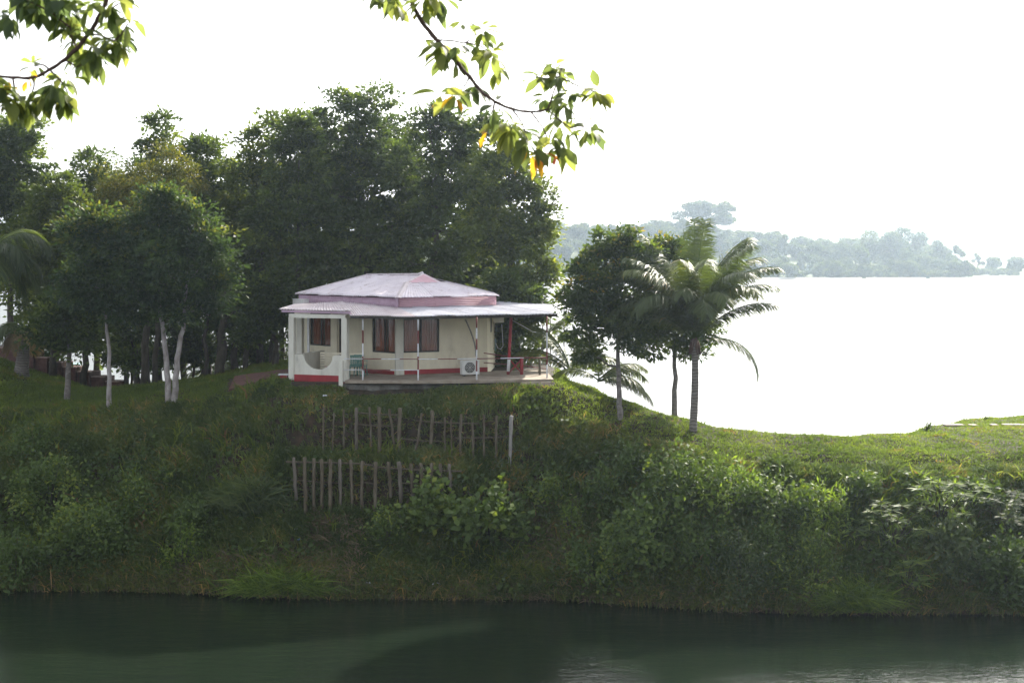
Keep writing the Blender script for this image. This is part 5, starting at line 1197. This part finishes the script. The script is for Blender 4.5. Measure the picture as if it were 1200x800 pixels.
# tall flat blades along the waterline
def patch(px0, px1, ylo, yhi, n, seed):
    r = np.random.default_rng(seed); px = r.uniform(px0, px1, n); y = r.uniform(ylo, yhi, n)
    d = np.array([find_d(a, b) for a, b in zip(px, y)]); return px, d
px = r.uniform(-40, 1240, 3800); d = water_d(px) + r.uniform(-.12, .9, len(px)); k = (fbm(px * .02, px * 0, 81) > .38) | (px < 0); px, d = px[k], d[k]
blades('waterside_grass', px, d, .35 + .5 * r.uniform(size=len(px)), .16, 8, 'grass', np.clip(.55 + .25 * r.normal(size=len(px)), 0, .97), 7, width=.016, label='tall grass hanging over the waterline', lean=.55, droop=.9)
px = r.uniform(-40, 1240, 2400); d = water_d(px) + r.uniform(-.1, .55, len(px))
blades('dry_stalks', px, d, .3 + .5 * r.uniform(size=len(px)), .2, 4, 'straw', r.uniform(0, 1, len(px)), 8, width=.009, label='dry bent stalks trailing at the foot of the bank', cat='dry stalks', lean=1.4, droop=1.2, zoff=.05)

for nm, (a0, a1, b0, b1, n_, sd) in (('dry_stalks', (205, 430, 655, 690, 420, 31)), ('dry_stalks', (360, 430, 610, 650, 130, 32)), ('dry_stalks', (600, 700, 590, 690, 260, 33)), ('dry_stalks', (1000, 1220, 560, 700, 260, 34))):
    px, d = patch(a0, a1, b0, b1, n_, sd)
    blades(nm, px, d, np.full(n_, .6), .15, 5, 'straw', np.random.default_rng(sd).uniform(.3, 1, n_), sd, width=.012, label='dead grey brown stalks lying among the bank grass', cat='dry stalks', lean=1.6, droop=.8, zoff=.12)
n = 700; px = np.concatenate([r.uniform(374, 600, n), r.uniform(340, 540, n)]); d = np.concatenate([r.uniform(56.0, 56.5, n), r.uniform(54.5, 54.85, n)])
blades('scarp_weeds', px, d, .12 + .28 * r.uniform(size=2 * n), .08, 4, 'grass', r.uniform(.1, .9, 2 * n), 10, width=.018, label='sparse weeds and roots on the bare soil behind the stakes', cat='weeds', lean=1.3, droop=1.2)
# vines and small leaved ground cover
def leafy(name, pts, r, leaf, mat, tint, label=None, kind='stuff', cat='vines', parent=None, origin=(0, 0, 0), aspect=.75, nrm=None, jitter=.10):
    n = len(pts)
    D = r.normal(size=(n, 3)) * [1, 1, .6] + [0, -.3, -.45]; N = r.normal(size=(n, 3)) * .45 + (np.array([0, -.55, .8]) if nrm is None else nrm)
    Ls = leaf * r.uniform(.6, 1.35, n)
    V_, Q_ = leaf_quads(pts + r.normal(size=pts.shape) * jitter, D, N, Ls, Ls * aspect)
    o = np_mesh(name, V_, Q_, M[mat], tint=np.clip(tint, 0, 1), parent=parent, origin=origin)
    return tag(o, label, cat, kind=kind) if label else o
n = 95000; px = r.uniform(-60, 1260, n); c0 = water_d(px); c1 = crest_d(px); d = c0 + (c1 - c0) * r.uniform(.03, 1.0, n)
X = (px - 600) / F * d; z_ = ground(px, d)
big = np.interp(px, [-60, 180, 260, 330, 520, 600, 780, 1260], [.80, .72, .35, .22, .35, .60, .85, .9]) * np.interp(z_, [0, .6, 3.6, 5.2, 6.5], [.6, 1, .9, .5, .05])
nz_ = fbm(X * .55, z_ * .75, 91)
k = (r.uniform(size=n) < big * np.clip((nz_ - .30) * 5, 0, 1)) & ~((px > 345) & (px < 600) & (z_ > 4.6) & (z_ < 6.2)) & ~((px > 335) & (px < 500) & (z_ > 2.7) & (z_ < 4.4))
px, d, X, z_, nz_ = px[k], d[k], X[k], z_[k], nz_[k]
h_ = np.clip((fbm(X * 1.3, z_ * 1.6, 95) - .35), 0, 1) * 1.3 * r.uniform(.3, 1, len(px)) ** .5
P = np.stack([X, d - h_ * .65, z_ + h_ * .5 + .03], 1)
leafy('creeping_vines', P, r, .19, 'vine', .32 + (fbm(X * 1.1, z_ * 1.5, 98) - .47) * 1.8 + r.normal(0, .12, len(px)), label='mat of creeping broad leaved vines over the lower bank')

# ------------------------------------------------------------------ individual shrubs on the bank
def shrub(px, y, w, h, label, mat='vine', leaf=.12, aspect=.5, n=2200,  seed=0, style='bush', name='shrub', tint=(.1, .95), stems=9):
    if style == 'bush': leaf *= 1.5; n = int(n * .62)
    r = np.random.default_rng(seed + 500); d = find_d(px, y); b = GP(px, d); s = d / F; w_, h_ = w * s, h * s
    e = empty(name, b, label, 'plant' if name != 'shrub' else 'shrub')
    ctr = np.array(b) + np.array([0, -.15, 0])
    st_ = MB(); 
    if style == 'bush':
        tipsP = []
        for k in range(stems * 3):
            u = unit(r.normal(size=(1, 3)))[0]; u[2] = abs(u[2]); tp = ctr + np.array([u[0] * w_ / 2, u[1] * w_ / 2.4 - .15, u[2] * h_]) * r.uniform(.75, 1.0); tipsP.append(tp)
            if k % 3 == 0: st_.tube([ctr - [0, 0, .1], ctr * .5 + tp * .5 + [0, 0, .08], tp], [.022, .015, .006], 5)
        tipsP = np.array(tipsP); ci = r.integers(0, len(tipsP), n); ct = r.uniform(tint[0], tint[1], len(tipsP))
        f = r.uniform(.55, 1.05, n)[:, None]
        P = ctr + (tipsP[ci] - ctr) * f + r.normal(size=(n, 3)) * (min(w_, h_) * .13)
        D = unit((tipsP[ci] - ctr)) * .5 + r.normal(size=(n, 3)) * .6 + [0, 0, -.15]; N = r.normal(size=(n, 3)) * .5 + [0, -.4, .9]
        Ls = leaf * r.uniform(.6, 1.3, n); V_, Q_ = leaf_quads(P, D, N, Ls, Ls * aspect); tt = np.clip(ct[ci] + r.normal(0, .1, n), 0, 1)
    elif style == 'fan':   # stems that carry fans of long pointed hanging leaves
        P = []; D = []; N = []; T = []; nf = stems
        for k in range(nf):
            a = r.uniform(0, 2 * math.pi); rad = r.uniform(.1, 1) ** .6
            tp = ctr + np.array([math.cos(a) * rad * w_ / 2, math.sin(a) * rad * w_ / 3 - .25, h_ * (.35 + .65 * r.uniform()) * (1 - .35 * rad)])
            st_.tube([ctr - [0, 0, .1], ctr * .45 + tp * .55 + [0, 0, .15 * h_], tp], [.018, .012, .006], 5)
            m_ = r.integers(9, 15); fa_ = r.uniform(-2.6, -.5)
            for j in range(m_):
                an = (j / (m_ - 1) - .5) * 3.6 + r.normal(0, .1)
                dv = np.array([math.sin(an), -.35 + r.normal(0, .2), math.cos(an) * .55 - .25]); P.append(tp); D.append(dv); N.append(np.array([r.normal(0, .25), -.5, 1])); T.append(r.uniform(*tint))
            for j in range(8):
                q = ctr + (tp - ctr) * r.uniform(.4, 1); P.append(q + r.normal(size=3) * .06); D.append(r.normal(size=3) + [0, -.3, -.3]); N.append(np.array([r.normal(), -.4, 1])); T.append(r.uniform(*tint))
        P = np.array(P); Ls = leaf * r.uniform(.7, 1.2, len(P)); V_, Q_ = leaf_quads(P, np.array(D), np.array(N), Ls, Ls * aspect); tt = np.clip(T, 0, 1)
    elif style == 'tuft':
        az = r.uniform(0, 2 * math.pi, n); ln = np.abs(r.normal(0, .55, n)); L_ = h_ * r.uniform(.6, 1.25, n)
        D = unit(np.stack([np.cos(az) * ln * w_ / h_, np.sin(az) * ln - .15, np.ones(n)], 1)); B0 = ctr + r.normal(size=(n, 3)) * [w_ * .12, .1, .03]
        mid = B0 + D * (L_ * .55)[:, None]; D2 = unit(D + np.stack([np.cos(az) * .8, np.sin(az) * .5, -np.ones(n) * 1.0], 1) * r.uniform(.3, 1.3, (n, 1))); end = mid + D2 * (L_ * .5)[:, None]
        S = unit(np.cross(D, np.stack([np.sin(az), -np.cos(az) + .3, np.zeros(n)], 1) + .01)); w2 = aspect * r.uniform(.7, 1.3, (n, 1))
        V_ = np.stack([B0 - S * w2 * .6, B0 + S * w2 * .6, mid + S * w2, mid - S * w2, end + S * w2 * .15, end - S * w2 * .15], 1).reshape(-1, 3)
        q = np.arange(n) * 6; Q_ = np.concatenate([np.stack([q, q + 1, q + 2, q + 3], 1), np.stack([q + 3, q + 2, q + 4, q + 5], 1)]); tt = np.clip(r.uniform(*tint, n), 0, 1); tt = np.concatenate([tt, tt])
    np_mesh('foliage', V_, Q_, M[mat], parent=e, origin=b, tint=tt)
    if st_.v: st_.build('stems', M['bark'], parent=e, origin=b)
    return e
SH = [
 dict(px=300, y=600, w=90, h=52, label='large tuft of long arching grey green blades left of the lower fence', style='tuft', n=520, aspect=.03, tint=(.2, 1), mat='shrub_grey', name='grass_tuft'),
 dict(px=110, y=650, w=120, h=70, label='broad mound of small leaves low on the left bank', mat='vine', n=5200, leaf=.12, aspect=.6),
 dict(px=60, y=590, w=90, h=60, label='leafy mound near the left edge, above the low broad mound', n=3600, leaf=.12, aspect=.6),
 dict(px=165, y=600, w=50, h=45, label='upright leafy shrub between the left mounds and the bare soil', n=1700, leaf=.11),
 dict(px=215, y=665, w=40, h=60, label='small bright leafed bush standing at the waterside on the left', mat='shrub_yellow', n=1300, leaf=.10),
 dict(px=195, y=563, w=24, h=20, label='small dark sapling on the open slope right of the left mounds', n=420, leaf=.12),
 dict(px=330, y=697, w=160, h=40, label='spread of bright green grass at the water below the big tuft', style='tuft', n=1500, aspect=.022, tint=(0, 1), mat='shrub_yellow', name='grass_tuft'),
 dict(px=505, y=612, w=60, h=55, label='broad leaved vine shrub climbing the right end of the lower fence', n=1700, leaf=.17, aspect=.8, mat='vine', tint=(.4, .95)),
 dict(px=452, y=640, w=50, h=48, label='bushy plant just below the middle of the lower fence', n=1500, leaf=.10),
 dict(px=573, y=625, w=90, h=62, label='rounded broad leaved shrub right of the lower fence', n=2700, leaf=.17, aspect=.8, tint=(.4, .95)),
 dict(px=640, y=590, w=50, h=35, label='low shrub halfway up the bank under the end of the upper fence', n=1100, leaf=.12),
 dict(px=668, y=622, w=34, h=46, label='pale feathery sapling with a yellow top in the middle of the bank', mat='shrub_yellow', n=800, leaf=.11, aspect=.35),
 dict(px=712, y=590, w=60, h=50, label='spreading fern like shrub beneath the lakeside tree', n=1700, leaf=.14, aspect=.4),
 dict(px=757, y=655, w=110, h=80, label='large rounded green shrub in the centre right of the bank', n=5200, leaf=.14, aspect=.6, tint=(.3, .85)),
 dict(px=700, y=680, w=80, h=50, label='dense low shrub above the water in the centre of the bank', n=2600, leaf=.12, aspect=.6),
 dict(px=790, y=585, w=90, h=70, label='tall bush whose sunlit top reaches the coconut palm roots', n=4200, leaf=.13, aspect=.5, tint=(.3, .85)),
 dict(px=858, y=590, w=90, h=62, label='bright topped shrub on the crest right of the palm', mat='shrub_yellow', n=3600, leaf=.13, aspect=.4),
 dict(px=868, y=690, w=90, h=75, label='soft grey green bush low on the bank right of the large shrub', mat='shrub_grey', n=4200, leaf=.10, aspect=.35),
 dict(px=915, y=612, w=80, h=60, label='dark shrub on the crest between the bright topped bushes', n=3000, leaf=.13),
 dict(px=960, y=620, w=70, h=58, label='light green shrub with flat leaf sprays on the right crest', mat='shrub_yellow', n=2400, leaf=.16, aspect=.3),
 dict(px=1000, y=715, w=120, h=42, label='bright tongue of grass lying over the water on the right', style='tuft', n=1500, aspect=.022, tint=(0, 1), mat='shrub_yellow', name='grass_tuft'),
 dict(px=955, y=690, w=110, h=70, label='mound of fine grass and vines above the bright grass tongue', n=3800, leaf=.12, aspect=.25),
 dict(px=1045, y=640, w=95, h=62, label='plant with fans of long pointed leaves left of the bright leafed clump', style='fan', mat='vine', leaf=.42, aspect=.13, stems=26, tint=(.45, 1), name='fan_leaf_plant'),
 dict(px=1100, y=610, w=100, h=62, label='tall bright clump with long leaves topping the right bank', style='fan', mat='shrub_yellow', leaf=.42, aspect=.15, stems=30, tint=(.35, 1), name='fan_leaf_plant'),
 dict(px=1060, y=690, w=70, h=50, label='low plant with wide hand shaped leaves near the right waterline', style='fan', mat='vine', leaf=.45, aspect=.15, stems=14, tint=(.45, 1), name='fan_leaf_plant'),
 dict(px=1110, y=665, w=60, h=70, label='pale leaved shrub in front of the dark hollow on the right', mat='shrub_grey', n=2200, leaf=.15, aspect=.5, tint=(.3, .9)),
 dict(px=1180, y=625, w=80, h=60, label='straggling shrub with long leaves at the right edge', style='fan', mat='shrub_grey', leaf=.35, aspect=.13, stems=26, name='fan_leaf_plant'),
 dict(px=1175, y=695, w=80, h=70, label='dark bush filling the lower right corner of the bank', mat='vine', n=3200, leaf=.15, aspect=.5, tint=(0, .4)),
 dict(px=20, y=680, w=70, h=60, label='dark bush at the water in the left corner', n=2400, leaf=.12, tint=(0, .5)),
]
for k, s_ in enumerate(SH): shrub(seed=k, **s_)
# bigger hanging masses so the right bank reads as steep scrub
for k, (px, y, w, h, lab) in enumerate([(830, 650, 100, 60, 'dark scrub mass under the bright topped crest shrub'), (1010, 580, 60, 30, 'low scrub at the lawn edge left of the long leaved clump'), (900, 660, 80, 50, 'shaded scrub between the grey green bush and the fine grass mound'), (1140, 585, 60, 26, 'low bright scrub at the lawn edge near the right side'), (745, 560, 60, 36, 'shrub at the lawn edge between the two lakeside trunks'), (40, 530, 70, 34, 'scrub high on the left bank below the brick steps'), (230, 625, 60, 40, 'scrub on the lower left bank beside the long arching tuft')]):
    shrub(px, y, w, h, lab, n=2200, leaf=.12, aspect=.5, seed=80 + k, tint=(.15, .7))

# small stand-alone things on the bank
def scrap(px, y, size, label, mat='litter', seed=0, flat=.25, name='litter', cat='litter'):
    r = random.Random(seed); d = find_d(px, y); g = GP(px, d); m_ = MB(); n = 9; vs = []
    for lv, (zf, rf) in enumerate(((0, .8), (.5, 1), (1, .55))):
        for k in range(n):
            a = 2 * math.pi * k / n; q = size * rf * r.uniform(.6, 1.1); vs.append(g + Vector((math.cos(a) * q, math.sin(a) * q * .6 - .12, size * flat * 2 * zf * r.uniform(.7, 1.2) + .06)))
    fs = [tuple(range(n - 1, -1, -1)), tuple(range(2 * n, 3 * n))] + [(l * n + k, l * n + (k + 1) % n, (l + 1) * n + (k + 1) % n, (l + 1) * n + k) for l in (0, 1) for k in range(n)]
    m_.add(vs, fs); return tag(m_.build(name, M[mat]), label, cat)
scrap(381, 466, .11, 'crumpled white paper on the grass below the porch', seed=1)
scrap(431, 687, .15, 'crushed white bottle at the waterline below the lower fence', seed=2, name='plastic_bottle', cat='bottle')
scrap(511, 686, .26, 'flat pale slab of foam leaning at the waterline', seed=3, flat=.15, name='foam_sheet', cat='foam')
scrap(605, 697, .12, 'small white scrap at the waterline in the centre', seed=4)
scrap(347, 622, .10, 'small white bag on the soil below the left end of the lower fence', seed=5)
scrap(351, 634, .10, 'small blue wrapper on the soil below the lower fence', 'litter_blue', seed=6)
scrap(452, 655, .12, 'crimson rag in the grass below the lower fence', 'litter_red', seed=7)
scrap(669, 581, .07, 'pale yellow flower on top of the feathery sapling', 'petal', seed=8, flat=.6, name='flower', cat='flower')

# pale kerb stones of the path on the right ridge
for k, (p0, p1, y) in enumerate(((1108, 1131, 500.5), (1138, 1147, 500), (1163, 1171, 499.5), (1177, 1206, 499))):
    d = 61.8; a_ = W(p0, y, d); b_ = W(p1, y, d); m_ = MB(); zg = min(gz(p0, d), gz(p1, d))
    zt2 = max(gz(p0, d), gz(p1, d)) + .06
    m_.prism([a_, b_, b_ + Vector((0, .45, 0)), a_ + Vector((0, .45, 0))], zg - .1, zt2)
    tag(m_.build('kerb_stone', M['concrete'], bevel=.01), ['long pale kerb stone, leftmost in the grass of the right ridge', 'very short pale kerb stone beside the long leftmost one', 'short pale kerb stone between the very short one and the rightmost', 'longest pale kerb stone, at the right edge of the ridge'][k], 'kerb stone')
shrub(1086, 504, 9, 11, 'little sprig standing alone where the right ridge begins', n=120, leaf=.12, aspect=.3, seed=130)
shrub(1155, 492.5, 10, 4, 'low dark tuft on the skyline of the right ridge', n=160, leaf=.08, seed=131)

# ------------------------------------------------------------------ overhanging branches close to the camera
def near_branch(main, twigs, clusters, d, label, seed):
    r = np.random.default_rng(seed); s = d / F
    o_ = W(main[0][0], main[0][1], d); e = empty('tree_branch', o_, label, 'branch')
    m_ = MB()
    def smooth(pts):
        pts = [W(*p[:2], d + (p[2] if len(p) > 2 else 0)) for p in pts]; q = []
        for k in range(len(pts) - 1):
            p0, p1, p2, p3 = pts[max(k - 1, 0)], pts[k], pts[k + 1], pts[min(k + 2, len(pts) - 1)]
            for j in range(4):
                t = j / 4; q.append(.5 * ((2 * p1) + (p2 - p0) * t + (2 * p0 - 5 * p1 + 4 * p2 - p3) * t * t + (3 * p1 - p0 - 3 * p2 + p3) * t ** 3))
        return q + [pts[-1]]
    q = smooth(main); n = len(q); m_.tube([p + Vector(r.normal(size=3) * .0015) for p in q], [.013 * (1 - .62 * k / n) + .0015 * (k % 3 == 0) for k in range(n)], 8)
    for t in twigs:
        q = smooth(t); n = len(q); m_.tube(q, [.0055 * (1 - .5 * k / n) for k in range(n)], 6)
    P = []; D = []; N = []; Ls = []; T = []
    for (px, y, k, up, sc, col) in clusters:
        c = W(px, y, d + r.uniform(-.12, .12))
        # short shoot joining the nearest wood
        az0 = r.uniform(0, 6.28)
        for j in range(int(k * 1.9) if col < .8 else k):
            az = az0 + j * 2.399 + r.normal(0, .25); el = up * .55 + .1 + r.normal(0, .45)
            dv = np.array([math.cos(az) * math.cos(el), math.sin(az) * math.cos(el), math.sin(el)])
            P.append(np.array(c) + dv * .008 + r.normal(size=3) * .008); D.append(dv)
            N.append(np.array([0, 0, 1.0]) + r.normal(size=3) * .35 if abs(dv[2]) < .75 else np.array([math.cos(az), math.sin(az), .4]) + r.normal(size=3) * .4)
            Ls.append(.112 * sc * (.8 if col > .8 else 1) * r.uniform(.72, 1.2)); T.append(np.clip(col + r.normal(0, .12), 0, .76) if col < .78 else col + r.uniform(-.03, .03))
    P = np.array(P); D = unit(np.array(D)); N = np.array(N); S = unit(np.cross(D, N)); U = np.cross(S, D); Ls = np.array(Ls)[:, None]
    rows = []; prof_ = ((0, .03), (.14, .03), (.3, .30), (.5, .44), (.68, .46), (.85, .28), (1.0, .01)); curl = r.uniform(.05, .35, (len(P), 1))
    for f, w in prof_:
        c = P + D * Ls * f - U * Ls * curl * f * f + np.array([0, 0, -.10]) * Ls * f * f
        w_ = Ls * w * .44 * (0.85 + .3 * r.uniform(size=(len(P), 1)))
        rows.append(np.stack([c - S * w_ + U * w_ * .35, c, c + S * w_ + U * w_ * .35], 1))
    V_ = np.stack(rows, 1).reshape(-1, 3); nr = len(prof_); b = np.arange(len(P)) * nr * 3; Q_ = []
    for i in range(nr - 1):
        for j in (0, 1): Q_.append(np.stack([b + 3 * i + j, b + 3 * i + j + 1, b + 3 * i + j + 4, b + 3 * i + j + 3], 1))
    Q_ = np.concatenate(Q_); tt = np.tile(np.array(T), (nr - 1) * 2)
    np_mesh('leaves', V_, Q_, M['near_leaf'], parent=e, origin=o_, tint=tt, smooth=True)
    m_.build('wood', M['bark_near'], parent=e, origin=o_)
# cluster: px, y, leaves, elevation, scale, colour (0..0.75 green, 0.86 yellow, 0.94 orange, 1.0 brown)
near_branch([(470, -70, .2), (478, -30, .1), (483, 2), (494, 25), (512, 47), (532, 70), (550, 90), (563, 106), (580, 119), (600, 128), (622, 131), (642, 129)],
  [[(512, 47), (530, 48), (545, 50), (556, 42), (566, 36)], [(545, 50), (562, 54), (575, 62)], [(550, 90), (545, 100), (536, 110)], [(532, 70), (522, 66), (518, 70)], [(600, 128), (612, 145), (618, 165)],
   [(642, 129), (648, 110), (655, 90), (658, 80)], [(642, 129), (655, 140), (668, 150)], [(655, 90), (680, 102), (698, 108)], [(668, 150), (680, 148), (690, 152)], [(580, 119), (578, 135), (590, 150)], [(622, 131), (636, 150), (646, 172)], [(655, 90), (640, 92), (628, 90)],
   [(483, 2), (470, 0), (458, -4)], [(494, 25), (500, 8), (505, -8)], [(440, -10), (436, 0)]],
  [(437, -4, 4, -.2, .8, .3), (456, -6, 7, -.9, 1, .35), (463, 2, 4, -1.0, .9, .5), (500, -4, 8, -.8, 1.1, .5), (515, -2, 6, -.9, 1.1, .1), (490, 12, 4, -.5, .8, .8), (545, 26, 4, -.4, .7, .45), (566, 36, 7, -.3, .9, .5), (575, 60, 7, -.8, 1.0, .5), (560, 52, 4, -.9, .8, .4), (583, 80, 4, -1.2, .8, .6),
   (512, 49, 5, -.7, 1.15, .55), (524, 62, 5, -1.1, 1.1, .35), (532, 68, 4, -1.2, .9, .5), (518, 62, 3, -.6, 1.1, .6), (536, 52, 4, -.7, .8, .1), (536, 108, 6, -1.1, .95, .2), (518, 110, 2, -.9, 1.1, .6), (524, 114, 2, -1.4, 1.3, .86), (531, 112, 2, -1.4, 1.2, .88), (555, 100, 5, -1.2, .9, .1), (580, 124, 4, -1.0, .9, .2),
   (590, 145, 7, -1.0, 1.0, .65), (600, 150, 6, -1.2, 1.0, .55), (574, 150, 2, -1.3, .9, .9), (618, 165, 6, -1.2, 1.1, .3), (620, 178, 5, -1.4, 1.25, .86), (612, 155, 6, -1.0, 1.0, .05), (636, 178, 3, -.9, .9, 1.0), (646, 180, 2, -.8, .9, 1.0), (655, 172, 5, -1.2, 1.0, .4), (646, 160, 4, -1.2, .9, .5),
   (637, 92, 5, -.3, .9, .45), (628, 90, 4, 0, .8, .25), (648, 80, 6, -.5, .95, .5), (658, 88, 5, -.8, .9, .1), (642, 115, 6, -.7, 1, .3), (660, 118, 6, -.8, 1.0, .25), (668, 108, 5, -.9, .9, .1), (655, 140, 5, -1, .9, .5), (668, 150, 4, -1.1, .8, .5), (698, 106, 7, -.5, .9, .7), (706, 108, 3, -.6, 1.0, .6), (692, 152, 7, -.9, .95, .35), (686, 146, 3, -.2, .7, .1)],
  7.0, 'leafy branch with green and yellow leaves hanging into the top centre', 61)
near_branch([(134, -60, .1), (130, -25), (125, 0), (115, 22), (104, 40), (90, 57), (76, 70), (58, 82), (38, 91), (15, 91), (-15, 88), (-60, 80)],
  [[(115, 22), (128, 12), (140, 4)], [(104, 40), (118, 42), (134, 48)], [(90, 57), (84, 44), (82, 32)], [(76, 70), (90, 78), (98, 74)], [(58, 82), (72, 96), (80, 110)], [(38, 91), (40, 100), (36, 112)], [(15, 91), (18, 108), (24, 114)], [(82, 32), (60, 14), (50, -10)], [(58, 82), (50, 76), (40, 78)], [(134, 48), (142, 40), (150, 28)], [(60, 14), (34, 2), (10, -8)]],
  [(138, -2, 6, -.4, .95, .6), (128, 6, 5, -.9, 1.0, .2), (148, 24, 4, -.9, .95, .6), (140, 28, 4, -1.1, .8, .45), (136, 46, 8, -1.0, .95, .2), (142, 52, 4, -1.1, .9, .6), (120, 46, 4, -.8, .9, .5), (106, 58, 7, -1.0, 1.05, .35), (112, 66, 5, -1.2, 1, .3), (95, 66, 4, -1.1, .9, .2), (100, 35, 4, -.6, .8, .4), (82, 34, 7, -.9, .9, .5), (86, 18, 6, -.8, .9, .45),
   (70, -2, 8, -1.0, 1.15, .0), (74, 12, 5, -1.2, 1.1, .05), (50, -6, 8, -1.1, 1.1, .02), (32, -10, 7, -1.1, 1.15, .0), (45, 12, 5, -1.3, 1, .05), (10, 20, 5, -1.0, .95, .05), (-2, 16, 5, -1.0, .95, .05), (104, 2, 5, -.6, .9, .4), (88, 48, 5, -.9, .9, .45),
   (28, 84, 2, -1.0, .7, .9), (30, 90, 3, -1.3, .7, .9), (10, 98, 3, -1.2, .9, .85), (40, 78, 4, .2, .7, .4), (64, 98, 6, -1.1, 1.0, .25), (76, 90, 5, -.9, 1.0, .55), (80, 110, 4, -1.2, 1, .6), (66, 112, 7, -1.2, 1.1, .25), (50, 106, 5, -1.0, .9, .6), (36, 116, 7, -1.2, 1.05, .5), (24, 114, 7, -1.2, 1.05, .45), (4, 98, 6, -1.1, 1.0, .3), (-4, 110, 6, -.9, 1.05, .55), (12, 116, 4, -.9, 1.0, .6), (-10, 90, 5, -.6, 1, .5)],
  6.8, 'leafy branch hanging into the top left corner', 62)

# ------------------------------------------------------------------ haze
hz = MB(); x0, x1, y0, y1, z0, z1 = -2200, 2200, -150, 3000, -3.4, 95
hz.box(((x0 + x1) / 2, (y0 + y1) / 2, (z0 + z1) / 2), (x1 - x0, y1 - y0, z1 - z0))
hm = bpy.data.materials.new('haze_air'); hm.use_nodes = True; hn = hm.node_tree.nodes; hn.clear()
ho = hn.new('ShaderNodeOutputMaterial'); hv = hn.new('ShaderNodeVolumePrincipled')
hv.inputs['Color'].default_value = (0.70, 0.85, 1.0, 1); hv.inputs['Density'].default_value = HAZE_DENSITY; hv.inputs['Anisotropy'].default_value = 0.72
hm.node_tree.links.new(hv.outputs[0], ho.inputs['Volume'])
tag(hz.build('haze', hm), kind='stuff')
